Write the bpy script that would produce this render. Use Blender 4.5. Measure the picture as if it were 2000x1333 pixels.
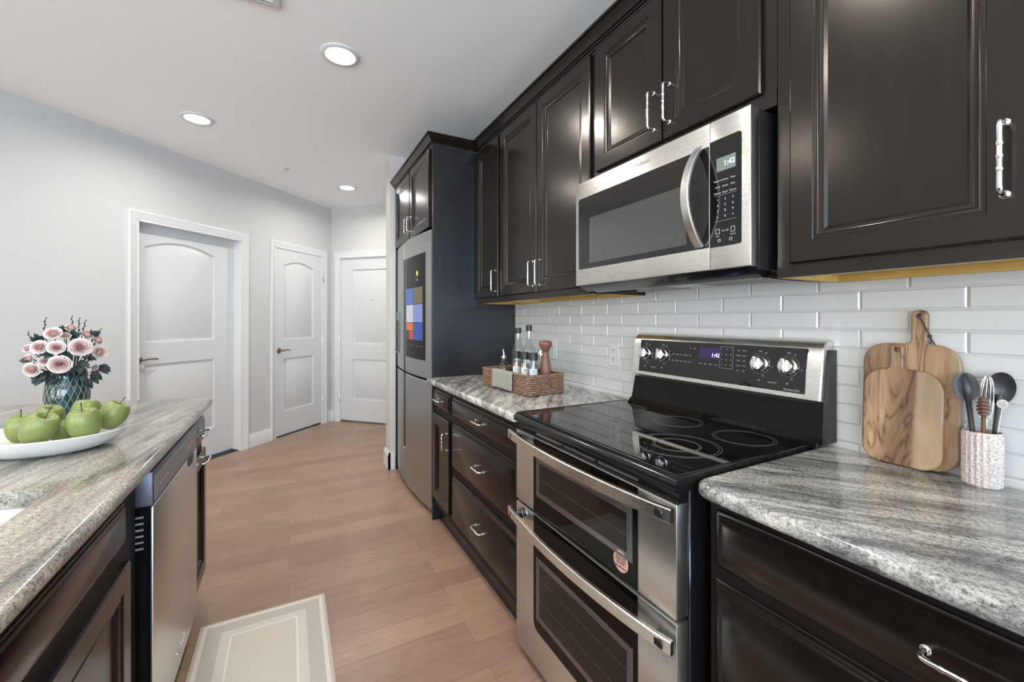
import bpy, bmesh, math, random
from mathutils import Vector, Matrix, Quaternion
V = Vector
PI = math.pi
scene = bpy.context.scene
for o in list(bpy.data.objects): bpy.data.objects.remove(o)
COL = scene.collection

# ------------------------------------------------------------------ camera
F_PX, HORIZON, EYE = 820.0, 625.0, 1.28
TH = math.atan((1000 - 565) / F_PX)            # the run of cabinets goes along +Y
cam = bpy.data.cameras.new('camera')
cam.sensor_fit = 'HORIZONTAL'; cam.sensor_width = 36.0
cam.lens = 36.0 * F_PX / 2000.0
cam.shift_y = -(666.5 - HORIZON) / 2000.0
cam.clip_start = 0.02
camo = bpy.data.objects.new('camera', cam); COL.objects.link(camo)
camo.location = (0, 0, EYE); camo.rotation_euler = (PI/2, 0, -TH)
scene.camera = camo
CR = V((math.cos(TH), -math.sin(TH), 0)); CF = V((math.sin(TH), math.cos(TH), 0))

# ------------------------------------------------------------------ world, exposure, daylight
scene.view_settings.view_transform = 'Standard'; scene.view_settings.look = 'None'
scene.view_settings.gamma = 1.0; scene.view_settings.use_curve_mapping = False
scene.view_settings.exposure = EXPOSURE = 0.15
scene.cycles.use_denoising = True
scene.cycles.max_bounces = 10; scene.cycles.diffuse_bounces = 5; scene.cycles.glossy_bounces = 5
scene.cycles.transparent_max_bounces = 12; scene.cycles.transmission_bounces = 8
scene.cycles.sample_clamp_indirect = 6.0
world = bpy.data.worlds.new('world'); scene.world = world; world.use_nodes = True
wn = world.node_tree.nodes; wl = world.node_tree.links
sky = wn.new('ShaderNodeTexSky'); sky.sky_type = 'NISHITA'; sky.sun_disc = False
sky.sun_elevation = math.radians(40); sky.sun_rotation = math.radians(60)
wl.new(sky.outputs[0], wn['Background'].inputs[0]); wn['Background'].inputs[1].default_value = 0.25

def area(name, loc, target, sx, sy, power, color):
    l = bpy.data.lights.new(name, 'AREA'); l.shape = 'RECTANGLE'; l.size = sx; l.size_y = sy
    l.energy = power; l.color = color
    o = bpy.data.objects.new(name, l); COL.objects.link(o); o.location = loc
    o.rotation_euler = (V(target) - V(loc)).to_track_quat('-Z', 'Y').to_euler(); return o
# daylight through the two windows of the wall behind the camera and the glass door of the living room
area('window_daylight', (-0.5, -4.12, 1.35), (-0.5, 0, 5.2), 3.3, 2.2, 290, (0.62, 0.79, 1.0))
area('window_daylight', (-3.5, -4.12, 1.55), (-3.5, 0, 5.2), 1.9, 1.9, 150, (0.86, 0.93, 1.0))
area('window_daylight', (-6.32, -1.8, 1.3), (-2, -1.8, 4.5), 3.4, 2.3, 165, (1.0, 0.96, 0.90))

# ------------------------------------------------------------------ materials
def new_mat(name):
    m = bpy.data.materials.new(name); m.use_nodes = True
    return m, m.node_tree.nodes, m.node_tree.links, m.node_tree.nodes['Principled BSDF']
def mat(name, col, rough=0.5, metal=0.0, spec=0.5, coat=0.0, trans=0.0, ior=1.5, bump=0, bscale=100, emis=None, estr=0, sheen=0, var=0, vscale=6, stretch=(1,1,1)):
    m, n, l, b = new_mat(name)
    b.inputs['Base Color'].default_value = (*col, 1); b.inputs['Roughness'].default_value = rough
    b.inputs['Metallic'].default_value = metal; b.inputs['Specular IOR Level'].default_value = spec
    b.inputs['Coat Weight'].default_value = coat; b.inputs['Coat Roughness'].default_value = 0.08
    b.inputs['Transmission Weight'].default_value = trans; b.inputs['IOR'].default_value = ior
    b.inputs['Sheen Weight'].default_value = sheen
    if emis: b.inputs['Emission Color'].default_value = (*emis, 1); b.inputs['Emission Strength'].default_value = estr
    if bump or var:
        tc = n.new('ShaderNodeTexCoord'); mp = n.new('ShaderNodeMapping'); mp.inputs['Scale'].default_value = stretch
        l.new(tc.outputs['Object'], mp.inputs[0])
    if bump:
        t = n.new('ShaderNodeTexNoise'); t.inputs['Scale'].default_value = bscale; t.inputs['Detail'].default_value = 3
        l.new(mp.outputs[0], t.inputs['Vector'])
        bp = n.new('ShaderNodeBump'); bp.inputs['Strength'].default_value = bump; bp.inputs['Distance'].default_value = 0.002
        l.new(t.outputs[0], bp.inputs['Height']); l.new(bp.outputs[0], b.inputs['Normal'])
    if var:
        t = n.new('ShaderNodeTexNoise'); t.inputs['Scale'].default_value = vscale; t.inputs['Detail'].default_value = 5
        l.new(mp.outputs[0], t.inputs['Vector'])
        r = n.new('ShaderNodeValToRGB')
        r.color_ramp.elements[0].position = 0.3; r.color_ramp.elements[1].position = 0.7
        r.color_ramp.elements[0].color = (*[c*(1-var) for c in col], 1); r.color_ramp.elements[1].color = (*[min(1, c*(1+var)) for c in col], 1)
        l.new(t.outputs[0], r.inputs[0]); l.new(r.outputs[0], b.inputs['Base Color'])
    return m
def ramp(n, stops, inp=None, l=None):
    r = n.new('ShaderNodeValToRGB'); e = r.color_ramp.elements
    while len(e) < len(stops): e.new(0.5)
    for i, (p, c) in enumerate(stops): e[i].position = p; e[i].color = (*c, 1) if len(c) == 3 else c
    if inp is not None: l.new(inp, r.inputs[0])
    return r
def noise(n, l, vec, scale, detail=6, rough=0.6, dist=0.0):
    t = n.new('ShaderNodeTexNoise'); t.inputs['Scale'].default_value = scale; t.inputs['Detail'].default_value = detail
    t.inputs['Roughness'].default_value = rough; t.inputs['Distortion'].default_value = dist; l.new(vec, t.inputs['Vector']); return t
def mixc(n, l, fac, a, b, mode='MIX'):
    x = n.new('ShaderNodeMix'); x.data_type = 'RGBA'; x.blend_type = mode
    for s, val in ((0, fac), (6, a), (7, b)):
        if hasattr(val, 'links') or hasattr(val, 'is_linked'): l.new(val, x.inputs[s])
        else: x.inputs[s].default_value = val if s == 0 else ((*val, 1) if len(val) == 3 else val)
    return x.outputs[2]
def pos_map(n, l, rotz=0, scale=(1,1,1), obj=False, rot=None):
    g = n.new('ShaderNodeTexCoord').outputs['Object'] if obj else n.new('ShaderNodeNewGeometry').outputs['Position']
    a = n.new('ShaderNodeMapping'); a.inputs['Rotation'].default_value = rot if rot else (0, 0, rotz); l.new(g, a.inputs[0])
    b = n.new('ShaderNodeMapping'); b.inputs['Scale'].default_value = scale; l.new(a.outputs[0], b.inputs[0]); return b.outputs[0], a.outputs[0]

def granite(name, rotz, warm, dark, seed, veins=1.0, along=0.17):
    m, n, l, b = new_mat(name)
    st, raw = pos_map(n, l, rotz, (1.0, along, 1.0))
    off = n.new('ShaderNodeVectorMath'); off.operation = 'ADD'; off.inputs[1].default_value = (seed, seed*0.7, 0); l.new(st, off.inputs[0]); st = off.outputs[0]
    v1 = noise(n, l, st, 9.0, 8, 0.62, 1.1)
    v2 = noise(n, l, st, 26.0, 6, 0.65, 0.6)
    sp = noise(n, l, raw, 150.0, 5, 0.75)
    sp2 = noise(n, l, raw, 420.0, 2, 0.6)
    base = ramp(n, [(0.30, dark), (0.44, tuple(0.5*(a+c) for a, c in zip(dark, warm))), (0.56, warm), (0.75, tuple(min(1, c*1.18) for c in warm))], v1.outputs[0], l)
    vein = ramp(n, [(0.33, (0.25,0.26,0.27)), (0.47, (0.8,0.8,0.8)), (0.6, (1,1,1))], v2.outputs[0], l)
    c = mixc(n, l, 0.75, base.outputs[0], vein.outputs[0], 'MULTIPLY')
    for sc_, wd, amt in ((3.2, 0.045, 0.75), (7.5, 0.06, 0.55)):
        rg = noise(n, l, st, sc_, 7, 0.62, 1.6)
        m1 = n.new('ShaderNodeMath'); m1.operation = 'SUBTRACT'; m1.inputs[1].default_value = 0.5; l.new(rg.outputs[0], m1.inputs[0])
        m2 = n.new('ShaderNodeMath'); m2.operation = 'ABSOLUTE'; l.new(m1.outputs[0], m2.inputs[0])
        c = mixc(n, l, amt*veins, c, ramp(n, [(0.0, (0.30,0.31,0.32)), (wd*0.5, (0.72,0.72,0.72)), (wd, (1.0,1.0,1.0)), (wd*2.6, (1.12,1.11,1.08))], m2.outputs[0], l).outputs[0], 'MULTIPLY')
    spk = ramp(n, [(0.36, (0.13,0.13,0.13)), (0.47, (0.72,0.72,0.72)), (0.58, (1.0,1.0,1.0)), (0.70, (1.25,1.25,1.23))], sp.outputs[0], l)
    c = mixc(n, l, 0.85, c, spk.outputs[0], 'MULTIPLY')
    spk2 = ramp(n, [(0.36, (0.45,0.45,0.45)), (0.55, (1,1,1))], sp2.outputs[0], l)
    c = mixc(n, l, 0.6, c, spk2.outputs[0], 'MULTIPLY')
    l.new(c, b.inputs['Base Color']); b.inputs['Roughness'].default_value = 0.12
    return m
def floor_mat():
    m, n, l, b = new_mat('hardwood planks')
    _, p = pos_map(n, l, 0)
    br = n.new('ShaderNodeTexBrick'); l.new(p, br.inputs['Vector'])
    br.offset = 0.38; br.offset_frequency = 2
    br.inputs['Scale'].default_value = 1.0; br.inputs['Brick Width'].default_value = 1.05; br.inputs['Row Height'].default_value = 0.128
    br.inputs['Mortar Size'].default_value = 0.0012; br.inputs['Mortar Smooth'].default_value = 0.3; br.inputs['Bias'].default_value = 0.0
    br.inputs['Color1'].default_value = (0.265, 0.165, 0.112, 1); br.inputs['Color2'].default_value = (0.345, 0.225, 0.155, 1); br.inputs['Mortar'].default_value = (0.17, 0.105, 0.072, 1)
    mp = n.new('ShaderNodeMapping'); mp.inputs['Scale'].default_value = (1.5, 14, 1); l.new(p, mp.inputs[0])
    g = noise(n, l, mp.outputs[0], 4.0, 8, 0.65, 1.2)
    gr = ramp(n, [(0.3, (0.80,0.79,0.78)), (0.5, (1,1,1)), (0.72, (1.14,1.14,1.14))], g.outputs[0], l)
    c = mixc(n, l, 0.9, br.outputs['Color'], gr.outputs[0], 'MULTIPLY')
    bl = noise(n, l, p, 5.0, 4, 0.6)
    c = mixc(n, l, 0.6, c, ramp(n, [(0.3, (0.88,0.86,0.85)), (0.7, (1.1,1.1,1.1))], bl.outputs[0], l).outputs[0], 'MULTIPLY')
    l.new(c, b.inputs['Base Color']); b.inputs['Roughness'].default_value = 0.33
    b.inputs['Specular IOR Level'].default_value = 0.5
    bp = n.new('ShaderNodeBump'); bp.inputs['Strength'].default_value = 0.12; bp.inputs['Distance'].default_value = 0.003
    h = n.new('ShaderNodeMath'); h.operation = 'SUBTRACT'; l.new(g.outputs[0], h.inputs[0]); l.new(br.outputs['Fac'], h.inputs[1])
    l.new(h.outputs[0], bp.inputs['Height']); l.new(bp.outputs[0], b.inputs['Normal'])
    return m
def espresso():
    m, n, l, b = new_mat('espresso stained maple')
    st, _ = pos_map(n, l, 0, (22, 22, 1.6))
    g = noise(n, l, st, 3.0, 6, 0.65, 0.8)
    c = ramp(n, [(0.3, (0.0055,0.0038,0.0031)), (0.7, (0.0105,0.0072,0.0058))], g.outputs[0], l)
    l.new(c.outputs[0], b.inputs['Base Color'])
    b.inputs['Roughness'].default_value = 0.21; b.inputs['Specular IOR Level'].default_value = 0.44
    b.inputs['Specular Tint'].default_value = (1.0, 0.93, 0.84, 1)
    bp = n.new('ShaderNodeBump'); bp.inputs['Strength'].default_value = 0.14; bp.inputs['Distance'].default_value = 0.001
    l.new(g.outputs[0], bp.inputs['Height']); l.new(bp.outputs[0], b.inputs['Normal'])
    return m
def brushed(name, col, rough, axis):
    m, n, l, b = new_mat(name)
    s = [60, 60, 60]; s[axis] = 1.0
    st, _ = pos_map(n, l, 0, tuple(s))
    g = noise(n, l, st, 12.0, 3, 0.6)
    c = ramp(n, [(0.3, tuple(x*0.93 for x in col)), (0.7, tuple(x*1.06 for x in col))], g.outputs[0], l)
    l.new(c.outputs[0], b.inputs['Base Color'])
    r = n.new('ShaderNodeMapRange'); r.inputs[3].default_value = rough-0.04; r.inputs[4].default_value = rough+0.06; l.new(g.outputs[0], r.inputs[0]); l.new(r.outputs[0], b.inputs['Roughness'])
    b.inputs['Metallic'].default_value = 1.0
    return m
def glass_thin(name, tint, refl=0.06, rough=0.01):
    m, n, l, b = new_mat(name); n.remove(b)
    t = n.new('ShaderNodeBsdfTransparent'); t.inputs[0].default_value = (*tint, 1)
    g = n.new('ShaderNodeBsdfGlossy'); g.inputs['Roughness'].default_value = rough
    f = n.new('ShaderNodeLayerWeight'); f.inputs[0].default_value = 0.5
    pw = n.new('ShaderNodeMath'); pw.operation = 'POWER'; pw.inputs[1].default_value = 4.0; l.new(f.outputs['Facing'], pw.inputs[0])
    a = n.new('ShaderNodeMath'); a.operation = 'MULTIPLY_ADD'; a.inputs[1].default_value = 0.55; a.inputs[2].default_value = refl; l.new(pw.outputs[0], a.inputs[0])
    x = n.new('ShaderNodeMixShader'); l.new(a.outputs[0], x.inputs[0]); l.new(t.outputs[0], x.inputs[1]); l.new(g.outputs[0], x.inputs[2])
    l.new(x.outputs[0], n['Material Output'].inputs[0]); return m
def board_wood(name, shift, tone=1.0, pale=()):
    m, n, l, b = new_mat(name)
    tc = n.new('ShaderNodeTexCoord')
    mp = n.new('ShaderNodeMapping'); mp.inputs['Scale'].default_value = (1, 9, 1.5); mp.inputs['Location'].default_value = (shift, shift*2, shift); l.new(tc.outputs['Object'], mp.inputs[0])
    g = noise(n, l, mp.outputs[0], 1.6, 3, 0.5, 1.6)
    w = n.new('ShaderNodeMath'); w.operation = 'MULTIPLY'; w.inputs[1].default_value = 7.0; l.new(g.outputs[0], w.inputs[0])
    fr = n.new('ShaderNodeMath'); fr.operation = 'FRACT'; l.new(w.outputs[0], fr.inputs[0])
    k = tone
    lines = ramp(n, [(0.0, (0.12*k,0.06*k,0.03*k)), (0.10, (0.30*k,0.175*k,0.09*k)), (0.6, (0.40*k,0.245*k,0.135*k)), (0.9, (0.26*k,0.15*k,0.08*k)), (1.0, (0.13*k,0.07*k,0.035*k))], fr.outputs[0], l)
    big = ramp(n, [(0.40, (0.62,0.58,0.55)), (0.52, (1,1,1)), (0.60, (1.55,1.6,1.65))], noise(n, l, mp.outputs[0], 0.9, 2, 0.4, 0.5).outputs[0], l)
    c = mixc(n, l, 1.0, lines.outputs[0], big.outputs[0], 'MULTIPLY')
    mp2 = n.new('ShaderNodeMapping'); mp2.inputs['Scale'].default_value = (1, 120, 6); l.new(tc.outputs['Object'], mp2.inputs[0])
    fine = ramp(n, [(0.3, (0.8,0.8,0.8)), (0.7, (1.12,1.12,1.12))], noise(n, l, mp2.outputs[0], 3, 4).outputs[0], l)
    c = mixc(n, l, 0.7, c, fine.outputs[0], 'MULTIPLY')
    if pale:
        sx = n.new('ShaderNodeSeparateXYZ'); l.new(tc.outputs['Object'], sx.inputs[0])
        wob = noise(n, l, mp.outputs[0], 1.1, 3, 0.5, 0.4)
        ad = n.new('ShaderNodeMath'); ad.operation = 'MULTIPLY_ADD'; ad.inputs[1].default_value = 0.05; l.new(wob.outputs[0], ad.inputs[0]); l.new(sx.outputs[1], ad.inputs[2])
        st = []
        for y0, y1 in sorted(pale): a0, a1 = (y0+0.3)/0.6, (y1+0.3)/0.6; st += [(a0-0.012, (0,0,0)), (a0+0.004, (1,1,1)), (a1-0.004, (1,1,1)), (a1+0.012, (0,0,0))]
        nm = n.new('ShaderNodeMapRange'); nm.inputs[1].default_value = -0.275; nm.inputs[2].default_value = 0.325; l.new(ad.outputs[0], nm.inputs[0])
        msk = ramp(n, st, nm.outputs[0], l)
        gr = ramp(n, [(0.3, (0.36*k,0.245*k,0.145*k)), (0.7, (0.54*k,0.39*k,0.25*k))], noise(n, l, mp.outputs[0], 2.2, 5, 0.6, 0.5).outputs[0], l)
        mf = n.new('ShaderNodeMath'); mf.operation = 'MULTIPLY'; mf.inputs[1].default_value = 0.85; l.new(msk.outputs[0], mf.inputs[0])
        c = mixc(n, l, mf.outputs[0], c, gr.outputs[0])
    l.new(c, b.inputs['Base Color']); b.inputs['Roughness'].default_value = 0.5
    return m

M = {}
M['wall'] = mat('wall paint', (0.545, 0.540, 0.527), 0.75, bump=0.08, bscale=160)
M['ceil'] = mat('ceiling paint', (0.94, 0.945, 0.93), 0.85, bump=0.25, bscale=110)
M['trim'] = mat('white trim enamel', (0.66, 0.665, 0.665), 0.32)
M['door'] = mat('white door enamel', (0.615, 0.62, 0.62), 0.38)
M['floor'] = floor_mat()
M['esp'] = espresso()
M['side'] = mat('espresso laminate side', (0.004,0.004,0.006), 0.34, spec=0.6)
M['espm'] = mat('espresso frame, matte', (0.007,0.005,0.004), 0.5, spec=0.25)
M['ovenblk'] = mat('black oven glass', (0.004,0.0035,0.003), 0.04, spec=0.16)
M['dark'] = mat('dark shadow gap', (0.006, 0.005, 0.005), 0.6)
M['ply'] = mat('golden birch underside', (0.58, 0.37, 0.10), 0.4, var=0.15, vscale=8, stretch=(6,1,6))
M['tile'] = mat('white glazed tile', (0.58, 0.58, 0.575), 0.07, spec=0.5, bump=0.04, bscale=9)
M['grout'] = mat('white grout', (0.62, 0.62, 0.61), 0.8)
M['gr_right'] = granite('granite right', math.radians(-33), (0.62,0.61,0.565), (0.20,0.21,0.21), 3.1)
M['gr_left'] = granite('granite left', math.radians(35), (0.78,0.76,0.70), (0.24,0.24,0.22), 8.3)
M['gr_isl'] = granite('granite island', math.radians(8), (0.54,0.50,0.425), (0.225,0.215,0.19), 14.7, 0.6, 0.11)
M['steel'] = brushed('brushed stainless', (0.76,0.735,0.69), 0.27, 1)
M['steelv'] = brushed('brushed stainless upright', (0.70,0.69,0.66), 0.30, 2)
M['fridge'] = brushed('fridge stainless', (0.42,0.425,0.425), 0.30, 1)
M['chrome'] = mat('polished chrome', (0.82,0.82,0.82), 0.10, 1.0)
M['nickel'] = mat('satin nickel', (0.72,0.70,0.67), 0.22, 1.0)
M['bronze'] = mat('aged nickel lever', (0.30,0.27,0.23), 0.32, 1.0)
M['blk'] = mat('black enamel', (0.006,0.006,0.007), 0.14)
M['blkgl'] = mat('black ceramic glass', (0.004,0.004,0.005), 0.03, spec=0.6)
M['blkm'] = mat('matte black plastic', (0.012,0.012,0.013), 0.45)
M['grey'] = mat('grey plastic', (0.20,0.20,0.21), 0.4)
M['white'] = mat('white plastic', (0.60,0.60,0.585), 0.35)
M['print'] = mat('white print', (0.40,0.40,0.40), 0.5)
M['printd'] = mat('grey print', (0.28,0.28,0.28), 0.4)
M['can'] = mat('lit lamp lens', (1,1,1), 0.5, emis=(1.0,0.95,0.86), estr=14)

# ------------------------------------------------------------------ mesh helpers
class MB:
    def __init__(s): s.bm = bmesh.new()
    def box(s, x0, x1, y0, y1, z0, z1, bev=0, seg=2):
        g = bmesh.ops.create_cube(s.bm, size=1.0)
        vs = g['verts']
        for v in vs: v.co = V(((x0+x1)/2 + v.co.x*(x1-x0), (y0+y1)/2 + v.co.y*(y1-y0), (z0+z1)/2 + v.co.z*(z1-z0)))
        if bev: bmesh.ops.bevel(s.bm, geom=list({e for v in vs for e in v.link_edges}), offset=bev, segments=seg, affect='EDGES', profile=0.5)
        return s
    def obox(s, o, u, v, n, u0, u1, v0, v1, n0, n1, bev=0, seg=2):
        g = bmesh.ops.create_cube(s.bm, size=1.0); vs = g['verts']; o = V(o); u = V(u); v_ = V(v); n = V(n)
        for q in vs:
            c = q.co.copy()
            q.co = o + u*((u0+u1)/2+c.x*(u1-u0)) + v_*((v0+v1)/2+c.y*(v1-v0)) + n*((n0+n1)/2+c.z*(n1-n0))
        if bev: bmesh.ops.bevel(s.bm, geom=list({e for q in vs for e in q.link_edges}), offset=bev, segments=seg, affect='EDGES', profile=0.5)
        return s
    def loops(s, rings, cap0=True, cap1=True, closed=True):
        R = [[s.bm.verts.new(p) for p in r] for r in rings]
        for a, b in zip(R, R[1:]):
            k = len(a)
            for i in range(k if closed else k-1):
                j = (i+1) % k
                try: s.bm.faces.new((a[i], a[j], b[j], b[i]))
                except ValueError: pass
        if closed:
            if cap0: s.bm.faces.new(R[0][::-1])
            if cap1: s.bm.faces.new(R[-1])
        return s
    def panel(s, o, u, v, n, w, h, prof, arch=0, back=True, cap=True):   # nested outlines: prof = (inset, depth)
        o = V(o); u = V(u); v = V(v); n = V(n); rings = []
        for ins, d in prof:
            pts = [(ins, ins), (w-ins, ins)]
            if arch:
                k = 14
                for i in range(k+1):
                    t = i/k; x = (w-ins) + (2*ins-w)*t
                    pts.append((x, h-ins-arch + arch*(1-(2*t-1)**2)))
            else: pts += [(w-ins, h-ins), (ins, h-ins)]
            rings.append([o + u*a + v*b + n*d for a, b in pts])
        return s.loops(rings, back, cap)
    def prism(s, pts, axis, a, b, bev=0):           # pts in the plane across axis
        def mk(p, t): return V((t, p[0], p[1])) if axis == 0 else (V((p[0], t, p[1])) if axis == 1 else V((p[0], p[1], t)))
        s.loops([[mk(p, a) for p in pts], [mk(p, b) for p in pts]]); return s
    def tube(s, pts, r, seg=10, closed=False, flat=1.0, up=None):
        pts = [V(p) for p in pts]; n = len(pts); rr = r if isinstance(r, (list, tuple)) else [r]*n
        rings = []; prev = None
        for i, p in enumerate(pts):
            a = pts[i-1] if (i or closed) else p; b = pts[(i+1) % n] if (i < n-1 or closed) else p
            t = (b-a).normalized()
            if prev is None:
                ref = V(up) if up else (V((0,0,1)) if abs(t.z) < 0.9 else V((1,0,0)))
                nx = (ref - t*ref.dot(t)).normalized()
            else: nx = (prev - t*prev.dot(t)).normalized()
            prev = nx; ny = t.cross(nx)
            rings.append([p + (nx*math.cos(2*PI*k/seg)*flat + ny*math.sin(2*PI*k/seg))*rr[i] for k in range(seg)])
        if closed: rings.append(rings[0][:]); s.loops(rings, False, False); bmesh.ops.remove_doubles(s.bm, verts=s.bm.verts[:], dist=1e-6)
        else: s.loops(rings)
        return s
    def bar(s, pts, w, t, wdir):                    # flat bar swept along pts: w along wdir, t across
        pts = [V(p) for p in pts]; wd = V(wdir).normalized(); rings = []
        for i, p in enumerate(pts):
            a = pts[max(i-1, 0)]; b = pts[min(i+1, len(pts)-1)]; tg = (b-a).normalized(); nn = tg.cross(wd).normalized()
            c = 0.18
            sec = [(-.5,-.5+c), (-.5+c*t/w,-.5), (.5-c*t/w,-.5), (.5,-.5+c), (.5,.5-c), (.5-c*t/w,.5), (-.5+c*t/w,.5), (-.5,.5-c)]
            rings.append([p + wd*(x*w) + nn*(y*t) for x, y in sec])
        return s.loops(rings)
    def lathe(s, prof, c=(0,0,0), seg=32, axis=(0,0,1), cap0=True, cap1=True):
        q = V((0,0,1)).rotation_difference(V(axis)); c = V(c)
        return s.loops([[c + q @ V((r*math.cos(2*PI*k/seg), r*math.sin(2*PI*k/seg), z)) for k in range(seg)] for r, z in prof], cap0, cap1)
    def ball(s, c, r, seg=16, sc=(1,1,1)):
        g = bmesh.ops.create_uvsphere(s.bm, u_segments=seg, v_segments=max(6, seg//2), radius=1.0)
        for v in g['verts']: v.co = V(c) + V((v.co.x*r*sc[0], v.co.y*r*sc[1], v.co.z*r*sc[2]))
        return s
    def grid(s, fn, nu, nv):
        g = [[s.bm.verts.new(fn(i/(nu-1), j/(nv-1))) for j in range(nv)] for i in range(nu)]
        for i in range(nu-1):
            for j in range(nv-1): s.bm.faces.new((g[i][j], g[i+1][j], g[i+1][j+1], g[i][j+1]))
        return s
WL = {}
def obj(name, mb, m, parent=None, smooth=True, recalc=True, loc=None, solid=0, subd=0):
    bm = mb.bm
    if recalc: bmesh.ops.recalc_face_normals(bm, faces=bm.faces)
    base = V(loc) if loc is not None else (WL.get(parent, V((0,0,0))) if parent else V((0,0,0)))
    for v in bm.verts: v.co -= base
    me = bpy.data.meshes.new(name); bm.to_mesh(me); bm.free()
    for mm in (m if isinstance(m, (list, tuple)) else [m]): me.materials.append(mm)
    if smooth:
        for p in me.polygons: p.use_smooth = True
        try: me.set_sharp_from_angle(angle=math.radians(38))
        except Exception: pass
    o = bpy.data.objects.new(name, me); COL.objects.link(o)
    if parent:
        o.parent = parent; WL[o] = WL[parent]
    else:
        o.location = base; WL[o] = base
    if solid:
        md = o.modifiers.new('thick', 'SOLIDIFY'); md.thickness = solid; md.offset = 0
    if subd:
        md = o.modifiers.new('sub', 'SUBSURF'); md.levels = subd; md.render_levels = subd
    return o
def tag(o, label, cat, group=None):
    o['label'] = label; o['category'] = cat
    if group: o['group'] = group
    return o
def thing(name, label, cat, loc, group=None):
    o = bpy.data.objects.new(name, None); COL.objects.link(o); o.location = loc; o.empty_display_size = 0.05
    WL[o] = V(loc); return tag(o, label, cat, group)
def struct(name, mb, m, parent=None, smooth=False):
    o = obj(name, mb, m, parent, smooth)
    if not parent: o['kind'] = 'structure'
    return o
def lettering(txt, size, o, u, v, m, parent, name='lettering', align='CENTER', depth=0.0003):
    cu = bpy.data.curves.new('t', 'FONT'); cu.body = txt; cu.size = size; cu.extrude = depth; cu.align_x = align; cu.align_y = 'CENTER'; cu.resolution_u = 2
    t = bpy.data.objects.new('t', cu); COL.objects.link(t)
    bpy.context.view_layer.update()
    me = bpy.data.meshes.new_from_object(t.evaluated_get(bpy.context.evaluated_depsgraph_get()))
    bpy.data.objects.remove(t)
    u = V(u).normalized(); v = V(v).normalized(); n = u.cross(v)
    base = WL[parent]; o = V(o)
    for q in me.vertices: q.co = o + u*q.co.x + v*q.co.y + n*q.co.z - base
    me.materials.clear(); me.materials.append(m); me.name = name
    ob = bpy.data.objects.new(name, me); COL.objects.link(ob); ob.parent = parent; WL[ob] = base; return ob
def textmesh(mb, txt, size, o, u, v, depth=0.0003, align='CENTER'):     # the same, into an existing mesh
    cu = bpy.data.curves.new('t', 'FONT'); cu.body = txt; cu.size = size; cu.extrude = depth; cu.align_x = align; cu.align_y = 'CENTER'; cu.resolution_u = 1
    t = bpy.data.objects.new('t', cu); COL.objects.link(t); bpy.context.view_layer.update()
    me = bpy.data.meshes.new_from_object(t.evaluated_get(bpy.context.evaluated_depsgraph_get())); bpy.data.objects.remove(t)
    u = V(u).normalized(); v = V(v).normalized(); n = u.cross(v); o = V(o)
    for q in me.vertices: q.co = o + u*q.co.x + v*q.co.y + n*q.co.z
    mb.bm.from_mesh(me); bpy.data.meshes.remove(me)
def arc_pts(c, r, a0, a1, k, e1, e2):
    c = V(c); return [c + V(e1)*(r*math.cos(a0+(a1-a0)*i/k)) + V(e2)*(r*math.sin(a0+(a1-a0)*i/k)) for i in range(k+1)]
def pull(mb, c, ax, n, L=0.10, proj=0.030, r=0.0042):       # D-shaped bar pull with a beaded grip
    c = V(c); ax = V(ax); n = V(n); h = L/2; k = 0.010
    pts = [c-ax*h, c-ax*h+n*(proj-k)]
    pts += [c-ax*(h-k)+n*(proj-k) + (-ax*math.cos(a)+n*math.sin(a))*k for a in (0.4, 0.8, 1.2)]
    pts += [c-ax*(h-k)+n*proj, c+ax*(h-k)+n*proj]
    pts += [c+ax*(h-k)+n*(proj-k) + (ax*math.cos(a)+n*math.sin(a))*k for a in (1.2, 0.8, 0.4)]
    pts += [c+ax*h+n*(proj-k), c+ax*h]
    mb.tube(pts, r, 10)
    for d in (-0.022, 0, 0.022): mb.lathe([(r, -0.004), (r*1.22, -0.002), (r*1.22, 0.002), (r, 0.004)], c+n*proj+ax*d, 12, ax)
    for sg in (-1, 1): mb.lathe([(r*1.7, 0), (r*1.7, 0.003), (r, 0.005)], c+ax*h*sg, 12, n)
    return mb
DOORP = [(0,-0.020), (0,-0.004), (0.004,0), (0.052,0), (0.054,-0.0025), (0.058,-0.003), (0.062,-0.0015), (0.066,-0.006), (0.070,-0.0075), (0.074,-0.0065), (0.080,-0.012)]
DRAWP = [(0,-0.020), (0,-0.013), (0.003,-0.011), (0.008,-0.0105), (0.010,-0.007), (0.015,-0.0065), (0.017,-0.003), (0.022,-0.0025), (0.026,0)]
# ================================================================== THE ROOM
CEIL = 2.69; XW = 1.41
CN = V((0.472, 5.782, 0)); A = math.radians(45.5)
DL = V((-math.cos(A), -math.sin(A), 0)); NL = V((math.sin(A), -math.cos(A), 0))      # angled wall: direction, normal into the room
DE = NL.copy(); NE = DL.copy()                                                          # end wall
UP = V((0, 0, 1))
struct('floor', MB().box(-6.5, 2.9, -4.3, 6.6, -0.06, 0), M['floor'])
struct('ceiling', MB().box(-6.5, 2.9, -4.3, 6.6, CEIL, CEIL+0.08), M['ceil'])
struct('wall_right', MB().box(XW+0.012, XW+0.16, -4.3, 3.664, 0, CEIL), M['wall'])
D1, D2, D3 = (1.262, 2.163, 2.062), (0.157, 0.866, 2.072), (0.124, 1.045, 2.068)
w = MB()
for s0, s1, z0, z1 in ((-0.14, D2[0], 0, CEIL), (D2[0], D2[1], D2[2], CEIL), (D2[1], D1[0], 0, CEIL), (D1[0], D1[1], D1[2], CEIL), (D1[1], 7.2, 0, CEIL)):
    w.obox(CN, DL, UP, NL, s0, s1, z0, z1, -0.14, 0)
struct('wall_left', w, M['wall'])
w = MB()
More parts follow.
